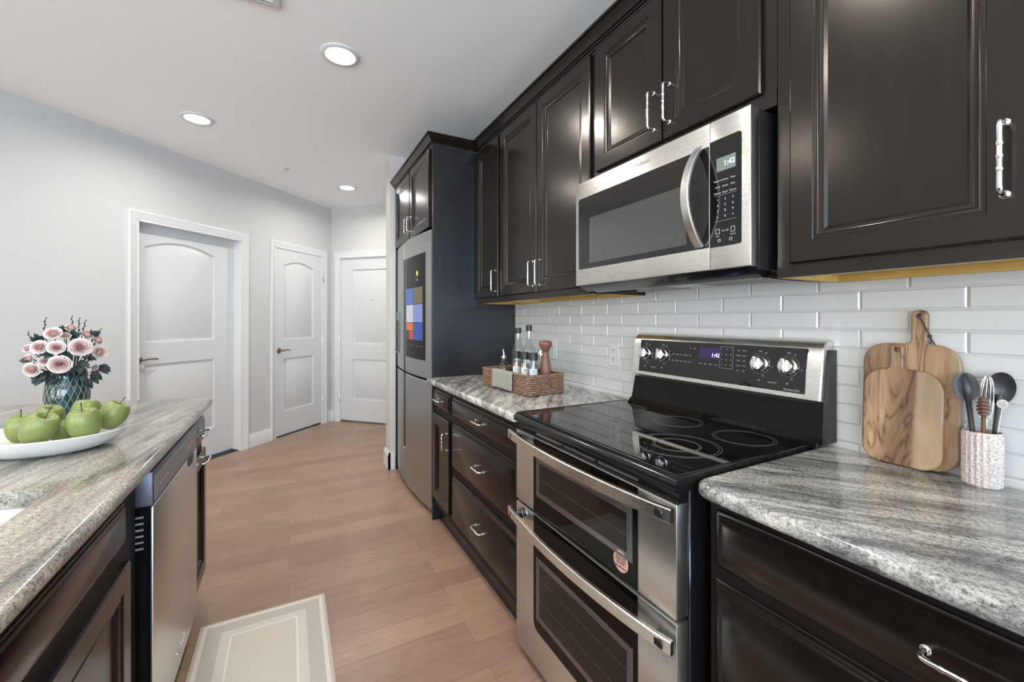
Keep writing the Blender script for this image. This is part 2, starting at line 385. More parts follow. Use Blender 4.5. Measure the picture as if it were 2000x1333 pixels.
for s0, s1, z0, z1 in ((0, D3[0], 0, CEIL), (D3[0], D3[1], D3[2], CEIL), (D3[1], 2.9, 0, CEIL)):
    w.obox(CN, DE, UP, NE, s0, s1, z0, z1, -0.14, 0)
struct('wall_back', w, M['wall'])
struct('wall_pillar', MB().box(0.763, 2.75, 3.666, 3.835, 0, CEIL), M['wall'])
# the living room behind the photographer, with its windows
struct('wall_living', MB().box(-6.5, -4.5, 0.62, 0.76, 0, CEIL), M['wall'])
w = MB()
for y0, y1, z0, z1 in ((-4.3, -3.6, 0, CEIL), (0.0, 0.62, 0, CEIL), (-3.6, 0.0, 2.45, CEIL), (-3.6, 0.0, 0, 0.08)): w.box(-6.5, -6.36, y0, y1, z0, z1)
struct('wall_west', w, M['wall'])
w = MB()
XS = [(-6.5, -4.45), (-2.5, -2.2), (1.2, 1.57)]
for x0, x1 in XS: w.box(x0, x1, -4.3, -4.16, 0, CEIL)
for x0, x1, z0 in ((-4.45, -2.5, 0.55), (-2.2, 1.2, 0.2)):
    w.box(x0, x1, -4.3, -4.16, 0, z0); w.box(x0, x1, -4.3, -4.16, 2.5, CEIL)
struct('wall_front', w, M['wall'])
for i, (x0, x1, z0) in enumerate(((-4.45, -2.5, 0.55), (-2.2, 1.2, 0.2))):
    f = MB(); t = 0.05
    for a in (x0, (x0+x1)/2-t/2, x1-t): f.box(a, a+t, -4.25, -4.19, z0, 2.5)
    for z in (z0, 2.5-t): f.box(x0, x1, -4.25, -4.19, z, z+t)
    struct('window_%d' % (i+1), f, M['trim'])

def baseboard(name, o, u, n, s0, s1):
    b = MB(); o = V(o); prof = [(0, 0), (0.016, 0), (0.016, 0.085), (0.013, 0.092), (0.013, 0.112), (0.007, 0.122), (0.005, 0.135), (0, 0.135)]
    b.loops([[o + u*s + n*a + UP*z for a, z in prof] for s in (s0, s1)])
    struct(name, b, M['trim'], smooth=True)
baseboard('baseboard_left', CN, DL, NL, D2[1]+0.058, D1[0]-0.072)
baseboard('baseboard_corner', CN, DL, NL, 0.0, D2[0]-0.078)
baseboard('baseboard_far', CN, DL, NL, D1[1]+0.06, 7.2)
baseboard('baseboard_back', CN, DE, NE, 0.0, 0.040)
b = MB()
for pts in ([(0.745, 3.648), (0.763, 3.648), (0.763, 3.853), (0.745, 3.853)], [(0.745, 3.648), (0.800, 3.648), (0.800, 3.666), (0.745, 3.666)]):
    b.loops([[V((x, y, z)) for x, y in pts] for z in (0, 0.118)])
    cx = sum(p[0] for p in pts)/4; cy = sum(p[1] for p in pts)/4
b.box(0.750, 0.764, 3.653, 3.848, 0.115, 0.140); b.box(0.750, 0.800, 3.653, 3.667, 0.115, 0.140)
struct('baseboard_pillar', b, M['trim'])

def casing(name, o, u, n, s0, s1, zt, wide, jamb):
    b = MB()
    a0, a1, t = s0-wide, s1+wide, zt+wide
    prof = [(0, 0.0), (0, 0.018), (0.010, 0.021), (0.016, 0.018), (0.024, 0.016), (0.030, 0.013), (wide-0.016, 0.011), (wide-0.010, 0.007), (wide, 0.006), (wide, 0)]
    rings = []
    for corner in range(4):
        r = []
        for i, d in prof:
            p = [(a0+i, 0), (a0+i, t-i), (a1-i, t-i), (a1-i, 0)][corner]
            r.append(o + u*p[0] + UP*p[1] + n*d)
        rings.append(r)
    b.loops(rings)
    b.obox(o, u, UP, n, s0-0.004, s0+0.012, 0, zt, -jamb, 0.006); b.obox(o, u, UP, n, s1-0.012, s1+0.004, 0, zt, -jamb, 0.006)
    b.obox(o, u, UP, n, s0, s1, zt-0.012, zt+0.004, -jamb, 0.006)
    struct(name, b, M['trim'], smooth=True)
casing('trim_1', CN, DL, NL, D1[0], D1[1], D1[2], 0.066, 0.13)
casing('trim_2', CN, DL, NL, D2[0], D2[1], D2[2], 0.060, 0.13)
casing('trim_3', CN, DE, NE, D3[0], D3[1], D3[2], 0.066, 0.13)

def slab_door(name, o, u, n, s0, s1, zt, depth, panels, label):
    b = MB(); w = s1-s0; z0 = 0.022; back = -0.036
    o2 = o + n*(-depth)
    us = panels[0][0], panels[0][1]
    b.obox(o2, u, UP, n, s0, s1, z0, zt, back, -0.0155)
    b.obox(o2, u, UP, n, s0, us[0], z0, zt, -0.017, 0); b.obox(o2, u, UP, n, us[1], s1, z0, zt, -0.017, 0)
    zs = z0
    for (p0, p1, a, c, arch) in panels:              # from the bottom panel up
        b.obox(o2, u, UP, n, p0, p1, zs, a, -0.017, 0)
        h = c-a+arch
        b.panel(o2 + u*p0 + UP*a, u, UP, n, p1-p0, h, [(0, 0), (0.005, -0.0135), (0.018, -0.0145), (0.026, -0.012), (0.050, -0.002)], arch, back=False)
        zs = c
        last = (p0, p1, c, arch)
    p0, p1, c, arch = last
    poly = [(p1, zt), (p0, zt)] + ([(p0 + (p1-p0)*i/14, c + arch*(1-(2*i/14-1)**2)) for i in range(15)] if arch else [(p0, c), (p1, c)])
    for i in range(14 if arch else 1):
        q = poly[2+i], poly[3+i]
        b.loops([[o2 + u*x + UP*z + n*d for x, z in (q[0], q[1], (q[1][0], zt), (q[0][0], zt))] for d in (-0.017, 0)])
    d = struct(name, b, M['door'], smooth=True); d['label'] = label; return d
def lever(parent, o, n, u):
    b = MB(); o = V(o); b.lathe([(0.030, 0), (0.031, 0.006), (0.024, 0.012), (0.012, 0.016), (0.010, 0.045)], o, 20, n)
    p = o + n*0.045
    b.tube([p-u*0.006, p+u*0.02, p+u*0.06+UP*0.004, p+u*0.10+UP*0.001, p+u*0.118-UP*0.006-n*0.006], [0.010, 0.010, 0.008, 0.007, 0.006], 10)
    obj('lever_handle', b, M['bronze'], parent)
def hinges(parent, o, u, n, s, zs):
    for z in zs:
        b = MB(); p = V(o) + u*s + n*0.004 + UP*z
        b.lathe([(0.006, -0.045), (0.006, 0.045), (0.004, 0.050)], p, 10); b.ball(p - UP*0.049, 0.007, 8)
        obj('hinge', b, M['nickel'], parent)
d1 = slab_door('door_1', CN, DL, NL, D1[0]+0.012, D1[1]-0.012, D1[2]-0.012, 0.085, [(1.503-0.03, 2.055, 0.27, 0.915, 0), (1.503-0.03, 2.055, 1.095, 1.872, 0.065)], 'white arched two-panel door set deep in its frame, nearest the counter')
lever(d1, CN + DL*2.102 + UP*0.962 - NL*0.085, NL, -DL)
d2 = slab_door('door_2', CN, DL, NL, D2[0]+0.012, D2[1]-0.012, D2[2]-0.012, 0.004, [(0.306, 0.740, 0.274, 0.856, 0), (0.306, 0.740, 1.06, 1.882, 0.052)], 'narrow white arched two-panel door beside the far room corner')
lever(d2, CN + DL*0.812 + UP*0.946 - NL*0.004, NL, -DL)
hinges(d2, CN, DL, NL, 0.160, (0.30, 1.06, 1.86))
b = MB(); p = CN + DL*0.165 + UP*1.80; b.tube([p, p+NL*0.05+DL*0.03, p+NL*0.055+DL*0.035-UP*0.05], 0.004, 8); b.ball(p+NL*0.055+DL*0.035-UP*0.055, 0.009, 8)
obj('door_stop', b, M['bronze'], d2)
d3 = slab_door('door_3', CN, DE, NE, D3[0]+0.012, D3[1]-0.012, D3[2]-0.012, 0.02, [(0.300, 0.868, 0.281, 0.787, 0), (0.300, 0.868, 0.979, 1.908, 0)], 'white square-panelled entry door with a peephole')
hinges(d3, CN, DE, NE, 0.124, (0.30, 1.06, 1.80))
b = MB(); b.lathe([(0.008, 0), (0.009, 0.004), (0.006, 0.006), (0.004, 0.005)], CN + DE*0.574 + UP*1.52 - NE*0.024, 12, NE)
obj('peephole', b, M['bronze'], d3)
# bronze entry threshold, then near-black strips painting the shade under two doors
b = MB().obox(CN, DE, UP, NE, D3[0], D3[1], 0, 0.014, -0.12, 0.0); struct('trim_4', b, M['bronze'])
b = MB().obox(CN, DL, UP, NL, D1[0], D1[1], 0, 0.006, -0.12, -0.03); struct('gap_shade_1', b, M['dark'])
b = MB().obox(CN, DL, UP, NL, D2[0], D2[1], 0, 0.006, -0.12, -0.01); struct('gap_shade_2', b, M['dark'])

# ---- ceiling fittings
def can_light(x, y, label, power=11, grp='recessed lamps in the ceiling'):
    t = thing('recessed_light', label, 'ceiling light', (x, y, CEIL), grp)
    obj('trim_ring', MB().lathe([(0.098, 0), (0.098, -0.004), (0.092, -0.009), (0.076, -0.010), (0.071, -0.004), (0.071, 0)], (x, y, CEIL), 40, cap0=False, cap1=False), M['trim'], t)
    obj('lens', MB().lathe([(0.0715, -0.004), (0.068, -0.0045)], (x, y, CEIL), 32), M['can'], t)
    l = bpy.data.lights.new('lamp', 'AREA'); l.shape = 'DISK'; l.size = 0.135; l.energy = power; l.color = (1.0, 0.95, 0.88); l.spread = math.radians(165)
    lo = bpy.data.objects.new('lamp', l); COL.objects.link(lo); lo.location = (x, y, CEIL-0.012)
can_light(0.240, 2.399, 'round recessed lamp nearest the cabinets, largest in view')
can_light(-0.569, 3.624, 'round recessed lamp over the angled wall, leftmost in view')
can_light(0.543, 4.765, 'round recessed lamp in front of the entry door')
for x, y in ((0.24, 0.75), (0.24, -0.9), (-1.5, 1.9), (-1.5, 0.2), (-3.2, 0.4), (-3.2, -1.8)):
    can_light(x, y, 'round recessed ceiling lamp outside the picture', grp='recessed lamps outside the picture')
t = thing('air_vent', 'white square air vent in the ceiling', 'vent', (-0.22, 1.98, CEIL))
v = MB(); v.box(-0.40, -0.035, 1.80, 2.163, CEIL-0.004, CEIL-0.0005)
for a in ((-0.40, -0.375, 1.80, 2.163), (-0.06, -0.035, 1.80, 2.163), (-0.375, -0.06, 1.80, 1.825), (-0.375, -0.06, 2.138, 2.163)): v.box(*a, CEIL-0.012, CEIL-0.003, 0.002)
obj('frame', v, M['trim'], t, loc=None)
v = MB()
for i in range(9): v.obox((-0.2175, 1.845+i*0.034, CEIL-0.008), (1,0,0), V((0,0.8,-0.5)), V((0,0.5,0.8)), -0.155, 0.155, -0.014, 0.012, 0, 0.0015)
obj('louvre', v, M['trim'], t)
t = thing('sprinkler_head', 'small chrome fire sprinkler on the ceiling', 'sprinkler', (-0.025, 4.42, CEIL))
obj('escutcheon', MB().lathe([(0.034, 0), (0.034, -0.003), (0.028, -0.008), (0.012, -0.010)], (-0.025, 4.42, CEIL), 20), M['trim'], t)
obj('deflector', MB().lathe([(0.008, -0.010), (0.008, -0.028), (0.022, -0.030), (0.022, -0.033)], (-0.025, 4.42, CEIL), 16), M['nickel'], t)

# ---- backsplash: real bevelled tiles on a grout bed
TZ = 0.0537; TL = 0.2095; ROW0 = 0.8768
g = MB(); y0, y1 = -0.55, 2.598
g.box(XW-0.002, XW+0.0115, y0, y1, 0.88, 1.62)
struct('wall_backsplash', g, M['grout'])
g = MB(); gap = 0.0016
for r in range(13):
    za = ROW0 + r*TZ; zb = za+TZ
    off = 0.578 if r % 2 == 0 else 0.578-TL/2
    k0 = int((y0-off)//TL)-1
    for k in range(k0, k0+20):
        a = max(off+k*TL, y0)+gap; c = min(off+(k+1)*TL, y1)-gap
        if c-a < 0.01: continue
        g.panel((XW-0.002, c, za+gap), (0,-1,0), UP, (-1,0,0), c-a, TZ-2*gap, [(0, 0.0005), (0, 0.003), (0.0035, 0.0055)], back=False)
bk = obj('wall_tiles', g, M['tile'], smooth=False); bk['kind'] = 'structure'
# ================================================================== CABINETS
UY = V((0, -1, 0)); NX = V((-1, 0, 0))                 # the right-hand run faces -X
def front(parent, name, xf, y0, y1, z0, z1, prof=DOORP, face=-1, m=None):
    b = MB()
    if face < 0: b.panel((xf, y1, z0), UY, UP, NX, y1-y0, z1-z0, prof)
    else: b.panel((xf, y0, z0), -UY, UP, -NX, y1-y0, z1-z0, prof)
    return obj(name, b, m or M['esp'], parent)
def handle(parent, c, ax, n, L=0.10):
    return obj('handle', pull(MB(), c, ax, n, L), M['chrome'], parent)

def upper(label, y0, y1, zb, doors, hz, rail=True, zt=2.40):
    t = thing('wall_cabinet', label, 'cabinet', ((1.115+1.4)/2, (y0+y1)/2, zb), 'dark wall cabinets')
    b = MB(); y0 += 0.0008; y1 -= 0.0008
    b.box(1.115, 1.400, y0, y0+0.018, zb+0.0012, zt); b.box(1.115, 1.400, y1-0.018, y1, zb+0.0012, zt)
    b.box(1.115, 1.400, y0+0.018, y1-0.018, zb+0.024, zt)
    fy = [y0, *[v for d in doors for v in d[:2]], y1]
    b.box(1.113, 1.134, y0, y1, zb, zb+0.046); b.box(1.113, 1.134, y0, y1, 2.37, zt)
    obj('carcass', b, M['esp'], t, smooth=False)
    b = MB(); b.box(1.135, 1.398, y0+0.019, y1-0.019, zb+0.018, zb+0.0235)
    for a, c in ((y0, y0+0.018), (y1-0.018, y1-0.0185)): b.box(1.135, 1.400, a, a+0.018, zb, zb+0.001); b.box(1.1345, 1.3985, c, c+0.0005, zb+0.001, zb+0.018)
    if rail: b.box(1.372, 1.398, y0+0.0185, y1-0.0185, zb+0.0002, zb+0.018)
    u = obj('underside', b, M['ply'] if rail else M['esp'], t, smooth=False)
    if rail: u['label'] = 'unfinished golden wood underside'
    if rail:
        b = MB(); b.lathe([(0.006, 0), (0.006, 0.002), (0.003, 0.003)], (1.372, y0+0.33*(y1-y0), zb+0.010), 10, NX); obj('screw', b, M['nickel'], u)
    for d0, d1, side in doors:
        dz0 = zb+(0.032 if rail else 0.044)
        f = front(t, 'door', 1.10, d0, d1, dz0, 2.385)
        hy = d0+0.030 if side < 0 else d1-0.030
        handle(f, (1.10, hy, hz), UP, NX, 0.125)
    return t
upper('narrow dark one-door wall cabinet beside the tall refrigerator panel', 2.24, 2.5985, 1.387, [(2.256, 2.592, -1)], 1.515)
upper('dark two-door wall cabinet left of the microwave', 1.372, 2.24, 1.387, [(1.816, 2.228, -1), (1.389, 1.809, 1)], 1.515)
upper('short dark two-door wall cabinet above the microwave', 0.637, 1.372, 1.836, [(1.010, 1.349, -1), (0.674, 1.003, 1)], 1.99, rail=False)
upper('large dark wall cabinet above the cutting boards, right of the microwave', -0.20, 0.637, 1.387, [(0.213, 0.601, -1), (-0.188, 0.205, 1)], 1.56)

CROWN = [(0.0, 0.0), (-0.010, 0.0), (-0.010, 0.010), (-0.016, 0.012), (-0.022, 0.022), (-0.034, 0.034), (-0.040, 0.040), (-0.040, 0.046), (-0.048, 0.048), (-0.048, 0.058), (0.0, 0.058)]
b = MB(); b.loops([[V((1.1125+dx, y+dx*k, 2.4005+dz)) for dx, dz in CROWN] for y, k in ((-0.20, 0), (2.5985, 1))])
tag(obj('crown_molding', b, M['esp']), 'long dark crown molding along the top of the wall cabinets', 'molding')

# ---- refrigerator surround
t = thing('fridge_enclosure', 'tall dark cabinet surround with side panel enclosing the refrigerator', 'cabinet', (1.10, 3.12, 0))
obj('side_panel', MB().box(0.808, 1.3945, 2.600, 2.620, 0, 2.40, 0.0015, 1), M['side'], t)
obj('side_panel', MB().box(0.808, 1.3945, 3.645, 3.662, 0, 2.40, 0.0015, 1), M['esp'], t)
obj('carcass', MB().box(0.825, 1.39, 2.6205, 3.6445, 1.900, 2.40), M['esp'], t)
obj('face_frame', MB().box(0.812, 0.826, 2.6205, 2.646, 1.882, 2.40).box(0.812, 0.826, 3.112, 3.142, 1.882, 2.40).box(0.812, 0.826, 3.61, 3.6445, 1.882, 2.40).box(0.812, 0.826, 2.646, 3.61, 2.375, 2.40), M['esp'], t)
for y0, y1, s in ((2.652, 3.118, 1), (3.136, 3.602, -1)):
    f = front(t, 'door', 0.792, y0, y1, 1.882, 2.388)
    handle(f, (0.792, y1-0.03 if s > 0 else y0+0.03, 1.985), UP, NX, 0.105)
b = MB(); rings = []
for x, y, a, c in ((0.808, 3.662, 1, 0), (0.808, 2.600, 1, 1), (1.1118, 2.600, 1, 1)):
    rings.append([V((x+dx*a, y+dx*c, 2.4005+dz)) for dx, dz in CROWN])
b.loops(rings); cr = obj('crown_molding', b, M['esp'], t)

# ---- base cabinets, left of the range
def base(label, y0, y1, xf, fronts, cat='base cabinet'):
    t = thing('base_cabinet', label, 'cabinet', ((xf+1.40)/2, (y0+y1)/2, 0), 'dark base cabinets')
    obj('carcass', MB().box(xf+0.019, 1.395, y0+0.0005, y1-0.0005, 0.115, 0.875), M['espm'], t, smooth=False)
    obj('toe_kick', MB().box(xf+0.055, xf+0.07, y0+0.0005, y1-0.0005, 0, 0.1145), M['esp'], t, smooth=False)
    for kind, a, c, z0, z1, hc in fronts:
        f = front(t, kind, xf, a, c, z0, z1, DRAWP if kind == 'drawer' else DOORP)
        if hc: handle(f, (xf, hc[0], hc[1]), UY if hc[2] == 'h' else UP, NX, 0.095)
    return t
base('narrow dark base cabinet with one drawer and one door beside the refrigerator', 2.26, 2.599, 0.80, [('drawer', 2.279, 2.580, 0.740, 0.843, (2.435, 0.795, 'h')), ('door', 2.279, 2.580, 0.165, 0.697, (2.312, 0.575, 'v'))])
base('dark three-drawer base cabinet between the narrow cabinet and the range', 1.443, 2.26, 0.80, [('drawer', 1.460, 2.244, 0.738, 0.842, (1.835, 0.792, 'h')), ('drawer', 1.460, 2.244, 0.450, 0.700, (1.835, 0.570, 'h')), ('drawer', 1.460, 2.244, 0.150, 0.408, (1.835, 0.283, 'h'))])
base('dark base cabinet with wide drawers right of the range, under the grey countertop', -0.22, 0.645, 0.845, [('drawer', -0.20, 0.626, 0.722, 0.848, (0.218, 0.785, 'h')), ('drawer', -0.20, 0.626, 0.430, 0.693, (0.218, 0.545, 'h')), ('drawer', -0.20, 0.626, 0.150, 0.400, (0.218, 0.27, 'h'))])

# ---- worktops
def worktop(label, out, m, r=0.017, z0=0.876, z1=0.914, hole=None, corner=()):
    pts = []
    for i, p in enumerate(out):
        if i in corner:
            R = corner[i]; a = V((*out[i-1], 0)); q = V((*p, 0)); c = V((*out[(i+1) % len(out)], 0))
            d0 = (a-q).normalized(); d1 = (c-q).normalized()
            for k in range(7):
                t_ = k/6; pts.append(((1-t_)**2*(q+d0*R) + 2*t_*(1-t_)*q + t_**2*(q+d1*R)).to_tuple()[:2])
        else: pts.append(p)
    def build(pl, a, c, bev):
        b = MB(); b.loops([[V((x, y, a)) for x, y in pl], [V((x, y, c)) for x, y in pl]])
        bmesh.ops.recalc_face_normals(b.bm, faces=b.bm.faces)
        if bev:
            es = [e for e in b.bm.edges if abs(e.verts[0].co.z-e.verts[1].co.z) < 1e-5]
            bmesh.ops.bevel(b.bm, geom=es, offset=bev, segments=5, affect='EDGES', profile=0.5)
        return b
    o = obj('countertop', build(pts, z0, z1, r), m)
    if hole:
        c = obj('cut', build(hole, z0-0.05, z1+0.05, 0), m)
        md = o.modifiers.new('b', 'BOOLEAN'); md.object = c; md.operation = 'DIFFERENCE'; md.solver = 'EXACT'
        bpy.context.view_layer.update()
        me = bpy.data.meshes.new_from_object(o.evaluated_get(bpy.context.evaluated_depsgraph_get()))
        o.modifiers.clear(); o.data = me; bpy.data.objects.remove(c)
        for p in me.polygons: p.use_smooth = True
        me.set_sharp_from_angle(angle=math.radians(38))
    return tag(o, label, 'countertop')
worktop('pale granite countertop under the wicker basket, left of the range', [(0.768, 1.442), (1.401, 1.442), (1.401, 2.598), (0.768, 2.598)], M['gr_left'], 0.016)
worktop('grey granite countertop under the cutting boards, right of the range', [(0.812, -0.42), (1.401, -0.42), (1.401, 0.660), (0.812, 0.660)], M['gr_right'], 0.017, corner={3: 0.05})
SINK = [(-0.455, 0.62), (-0.452, 1.24), (-0.470, 1.278), (-0.92, 1.40), (-0.92, 0.62)]
worktop('granite island countertop holding the fruit platter and the flowers', [(-0.318, -0.55), (-0.318, 2.425), (-1.30, 2.68), (-1.30, -0.55)], M['gr_isl'], 0.018, hole=SINK, corner={1: 0.03})
b = MB()
cx = sum(p[0] for p in SINK)/5; cy = sum(p[1] for p in SINK)/5
def sk(k, z): return [V((cx+(x-cx)*k, cy+(y-cy)*k, z)) for x, y in SINK]
b.loops([sk(1.10, 0.8745), sk(1.02, 0.8745), sk(1.0, 0.868), sk(0.96, 0.70), sk(0.90, 0.685), sk(0.2, 0.68)], cap0=False)
b.loops([sk(1.10, 0.8745), sk(1.10, 0.8695), sk(1.03, 0.86), sk(0.99, 0.69), sk(0.92, 0.674), sk(0.2, 0.669)], cap0=False)
t = thing('sink', 'white undermount sink in the island', 'sink', (cx, cy, 0.67))
obj('basin', b, mat('white porcelain', (0.76,0.77,0.79), 0.12), t)
obj('drain', MB().lathe([(0.045, 0.681), (0.043, 0.684), (0.02, 0.682)], (cx, cy, 0), 24), M['nickel'], t)

# ---- island
PX = V((1, 0, 0))
t = thing('base_cabinet', 'dark sink cabinet at the near end of the island', 'cabinet', (-0.8, 0.5, 0), 'dark base cabinets')
b = MB(); b.box(-1.22, -1.20, -0.45, 1.455, 0.115, 0.874).box(-0.382, -0.362, -0.45, 1.455, 0.115, 0.874).box(-1.20, -0.382, 1.437, 1.455, 0.115, 0.874).box(-1.20, -0.382, -0.45, -0.43, 0.115, 0.874).box(-1.20, -0.382, -0.43, 1.437, 0.115, 0.135)
obj('carcass', b, M['espm'], t, smooth=False)
obj('toe_kick', MB().box(-0.445, -0.43, -0.45, 1.455, 0, 0.1145), M['esp'], t, smooth=False)
f = front(t, 'false_drawer_front', -0.343, 0.52, 1.335, 0.735, 0.850, DRAWP, 1)
for y0, y1 in ((0.955, 1.350), (0.535, 0.930)): front(t, 'door', -0.343, y0, y1, 0.13, 0.690, DOORP, 1)
t = thing('base_cabinet', 'dark narrow cabinet with drawer and door at the far end of the island', 'cabinet', (-0.8, 2.25, 0), 'dark base cabinets')
obj('carcass', MB().box(-1.22, -0.362, 2.080, 2.410, 0.115, 0.874), M['espm'], t, smooth=False)
obj('toe_kick', MB().box(-0.445, -0.43, 2.080, 2.410, 0, 0.1145), M['esp'], t, smooth=False)
f = front(t, 'drawer', -0.343, 2.095, 2.398, 0.722, 0.845, DRAWP, 1); handle(f, (-0.343, 2.255, 0.785), UY, PX, 0.11)
f = front(t, 'door', -0.343, 2.095, 2.398, 0.125, 0.690, DOORP, 1); handle(f, (-0.343, 2.255, 0.665), UY, PX, 0.11)

# ---- dishwasher
t = thing('dishwasher', 'stainless dishwasher built into the island', 'dishwasher', (-0.66, 1.768, 0))
M['daylit_steel'] = mat('side edge steel', (0.20,0.22,0.27), 0.45, 0.7)  # blue daylight on the panel side is put into the base colour
obj('tub', MB().box(-1.15, -0.378, 1.462, 2.074, 0.10, 0.868), M['blkm'], t)
obj('toe_kick', MB().box(-0.42, -0.405, 1.462, 2.074, 0.0, 0.0995), M['blkm'], t)
d = obj('door', MB().box(-0.334, -0.326, 1.466, 2.070, 0.115, 0.772, 0.003, 2), M['steelv'], t)
obj('inner_door', MB().box(-0.377, -0.3345, 1.478, 2.058, 0.118, 0.770), M['blk'], d)
b = MB(); b.box(-0.377, -0.328, 1.466, 2.070, 0.7735, 0.866, 0.004, 2)
cp = obj('control_panel', b, M['daylit_steel'], t)
obj('fascia', MB().box(-0.3275, -0.3255, 1.476, 2.060, 0.782, 0.850, 0.0008, 1), M['grey'], cp)
b = MB(); b.prism([(1.90, 0.7715), (2.00, 0.7715), (1.992, 0.748), (1.975, 0.738), (1.925, 0.738), (1.908, 0.748)], 0, -0.3255, -0.3248)
obj('pocket_handle', b, M['blkm'], d)
for i in range(5): obj('indicator', MB().box(-0.3252, -0.3246, 1.52+i*0.022, 1.532+i*0.022, 0.814, 0.818), M['chrome'], cp)
for i in range(8): obj('button', MB().box(-0.3252, -0.3244, 1.90+i*0.017, 1.913+i*0.017, 0.806, 0.826), M['chrome'], cp)
for i in range(6): obj('vent_slot', MB().box(-0.372, -0.350, 1.4765, 1.4785, 0.655+i*0.017, 0.660+i*0.017), M['printd'], t)
lettering('Whirlpool', 0.026, (-0.3255, 1.80, 0.165), -UY, UP, M['chrome'], d, 'logo')
# ================================================================== REFRIGERATOR
def bow(y): return 0.818 - 0.038*(1-((y-3.15)/0.49)**2)
def bow_slab(mb, y0, y1, z0, z1, xb=0.868, off=0, k=14, cham=0.006):
    ys = [y0+(y1-y0)*i/k for i in range(k+1)]
    rings = []
    for z, d in ((z0, cham), (z0+cham, 0), (z1-cham, 0), (z1, cham)):
        rings.append([V((bow(y)+off+d, min(max(y, y0+d), y1-d), z)) for y in ys] + [V((xb, y1-d, z)), V((xb, y0+d, z))])
    return mb.loops(rings)
def bow_patch(mb, y0, y1, z0, z1, off=-0.0015, k=10):
    ys = [y1+(y0-y1)*i/k for i in range(k+1)]
    mb.loops([[V((bow(y)+off, y, z)) for y in ys] for z in (z0, z1)], closed=False); return mb
t = thing('refrigerator', 'stainless four-door refrigerator with a lit touch screen', 'refrigerator', (1.1, 3.15, 0))
obj('cabinet', MB().box(0.874, 1.375, 2.665, 3.635, 0.03, 1.80), M['grey'], t)
obj('base_grille', MB().box(0.875, 0.89, 2.68, 3.62, 0.0, 0.0295), M['blkm'], t)
fd = []
for nm, y0, y1, z0, z1 in (('door', 2.660, 3.200, 0.885, 1.876), ('door', 3.262, 3.640, 0.885, 1.876), ('freezer_door', 2.660, 3.200, 0.035, 0.872), ('freezer_door', 3.262, 3.640, 0.035, 0.872)):
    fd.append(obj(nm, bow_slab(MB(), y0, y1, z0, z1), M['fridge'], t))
obj('handle_recess', bow_slab(MB(), 3.2005, 3.2615, 0.30, 1.74, 0.868, 0.034), M['blkm'], t)
obj('door_trim', bow_slab(MB(), 3.2015, 3.2605, 0.04, 0.298, 0.868, 0.003), M['fridge'], t); obj('door_trim', bow_slab(MB(), 3.2015, 3.2605, 1.742, 1.872, 0.868, 0.003), M['fridge'], t)
obj('hinge_cover', MB().box(0.845, 0.93, 2.665, 2.73, 1.8765, 1.8805, 0.001), M['fridge'], t)
scr = obj('touch_screen', bow_patch(MB(), 2.755, 3.180, 1.005, 1.735, -0.0012), mat('screen glass', (0.004,0.004,0.005), 0.25, spec=0.10), fd[0], recalc=False)
def tile(name, y0, y1, z0, z1, col, s=0.6):
    m = mat('screen '+name, (0.01,0.01,0.012), 0.3, spec=0.2, emis=col, estr=s)
    return obj('screen_tile', bow_patch(MB(), y0, y1, z0, z1, -0.0020, 4), m, scr, recalc=False)
tile('blue', 2.985, 3.163, 1.392, 1.508, (0.09, 0.20, 0.68)); tile('photo', 2.797, 2.98, 1.392, 1.508, (0.20, 0.19, 0.08))
tile('paper', 2.985, 3.163, 1.262, 1.388, (0.80, 0.80, 0.90)); tile('lavender', 2.797, 2.98, 1.262, 1.388, (0.30, 0.38, 0.85))
tile('orange', 2.985, 3.163, 1.202, 1.258, (0.90, 0.22, 0.02)); tile('deep blue', 2.797, 2.98, 1.137, 1.258, (0.03, 0.10, 0.48))
tile('maroon', 3.08, 3.163, 1.137, 1.198, (0.06, 0.015, 0.015)); tile('red', 2.985, 3.077, 1.137, 1.198, (0.75, 0.08, 0.02))
mm = mat('screen moon', (0.9,0.65,0.05), 0.4, emis=(0.95,0.70,0.08), estr=1.2)
obj('moon_icon', MB().lathe([(0.018, 0), (0.017, 0.0008)], (bow(2.90)-0.002, 2.90, 1.605), 20, NX), mm, scr)
lettering('12:42', 0.030, (bow(2.89)-0.006, 2.89, 1.558), UY, UP, M['printd'], scr)
lettering('SAMSUNG', 0.022, (bow(2.80)-0.0035, 2.80, 1.820), V((-0.13,-1,0)), UP, M['chrome'], fd[0], 'logo')
for i in range(5):
    y = 3.12-i*0.075; obj('touch_icon', MB().lathe([(0.006, 0), (0.006, 0.0006)], (bow(y)-0.0015, y, 1.095), 10, NX), M['printd'], scr)
dsp = obj('water_dispenser', bow_patch(MB(), 3.43, 3.60, 1.02, 1.27, -0.0012), mat('dispenser recess', (0.10,0.10,0.11), 0.35, 0.6), fd[1], recalc=False)
obj('dispenser_panel', bow_slab(MB(), 3.43, 3.60, 1.272, 1.345, 0.80, -0.004), M['blkgl'], dsp)
obj('dispenser_lip', bow_slab(MB(), 3.43, 3.60, 1.004, 1.018, 0.80, -0.008), M['fridge'], dsp)

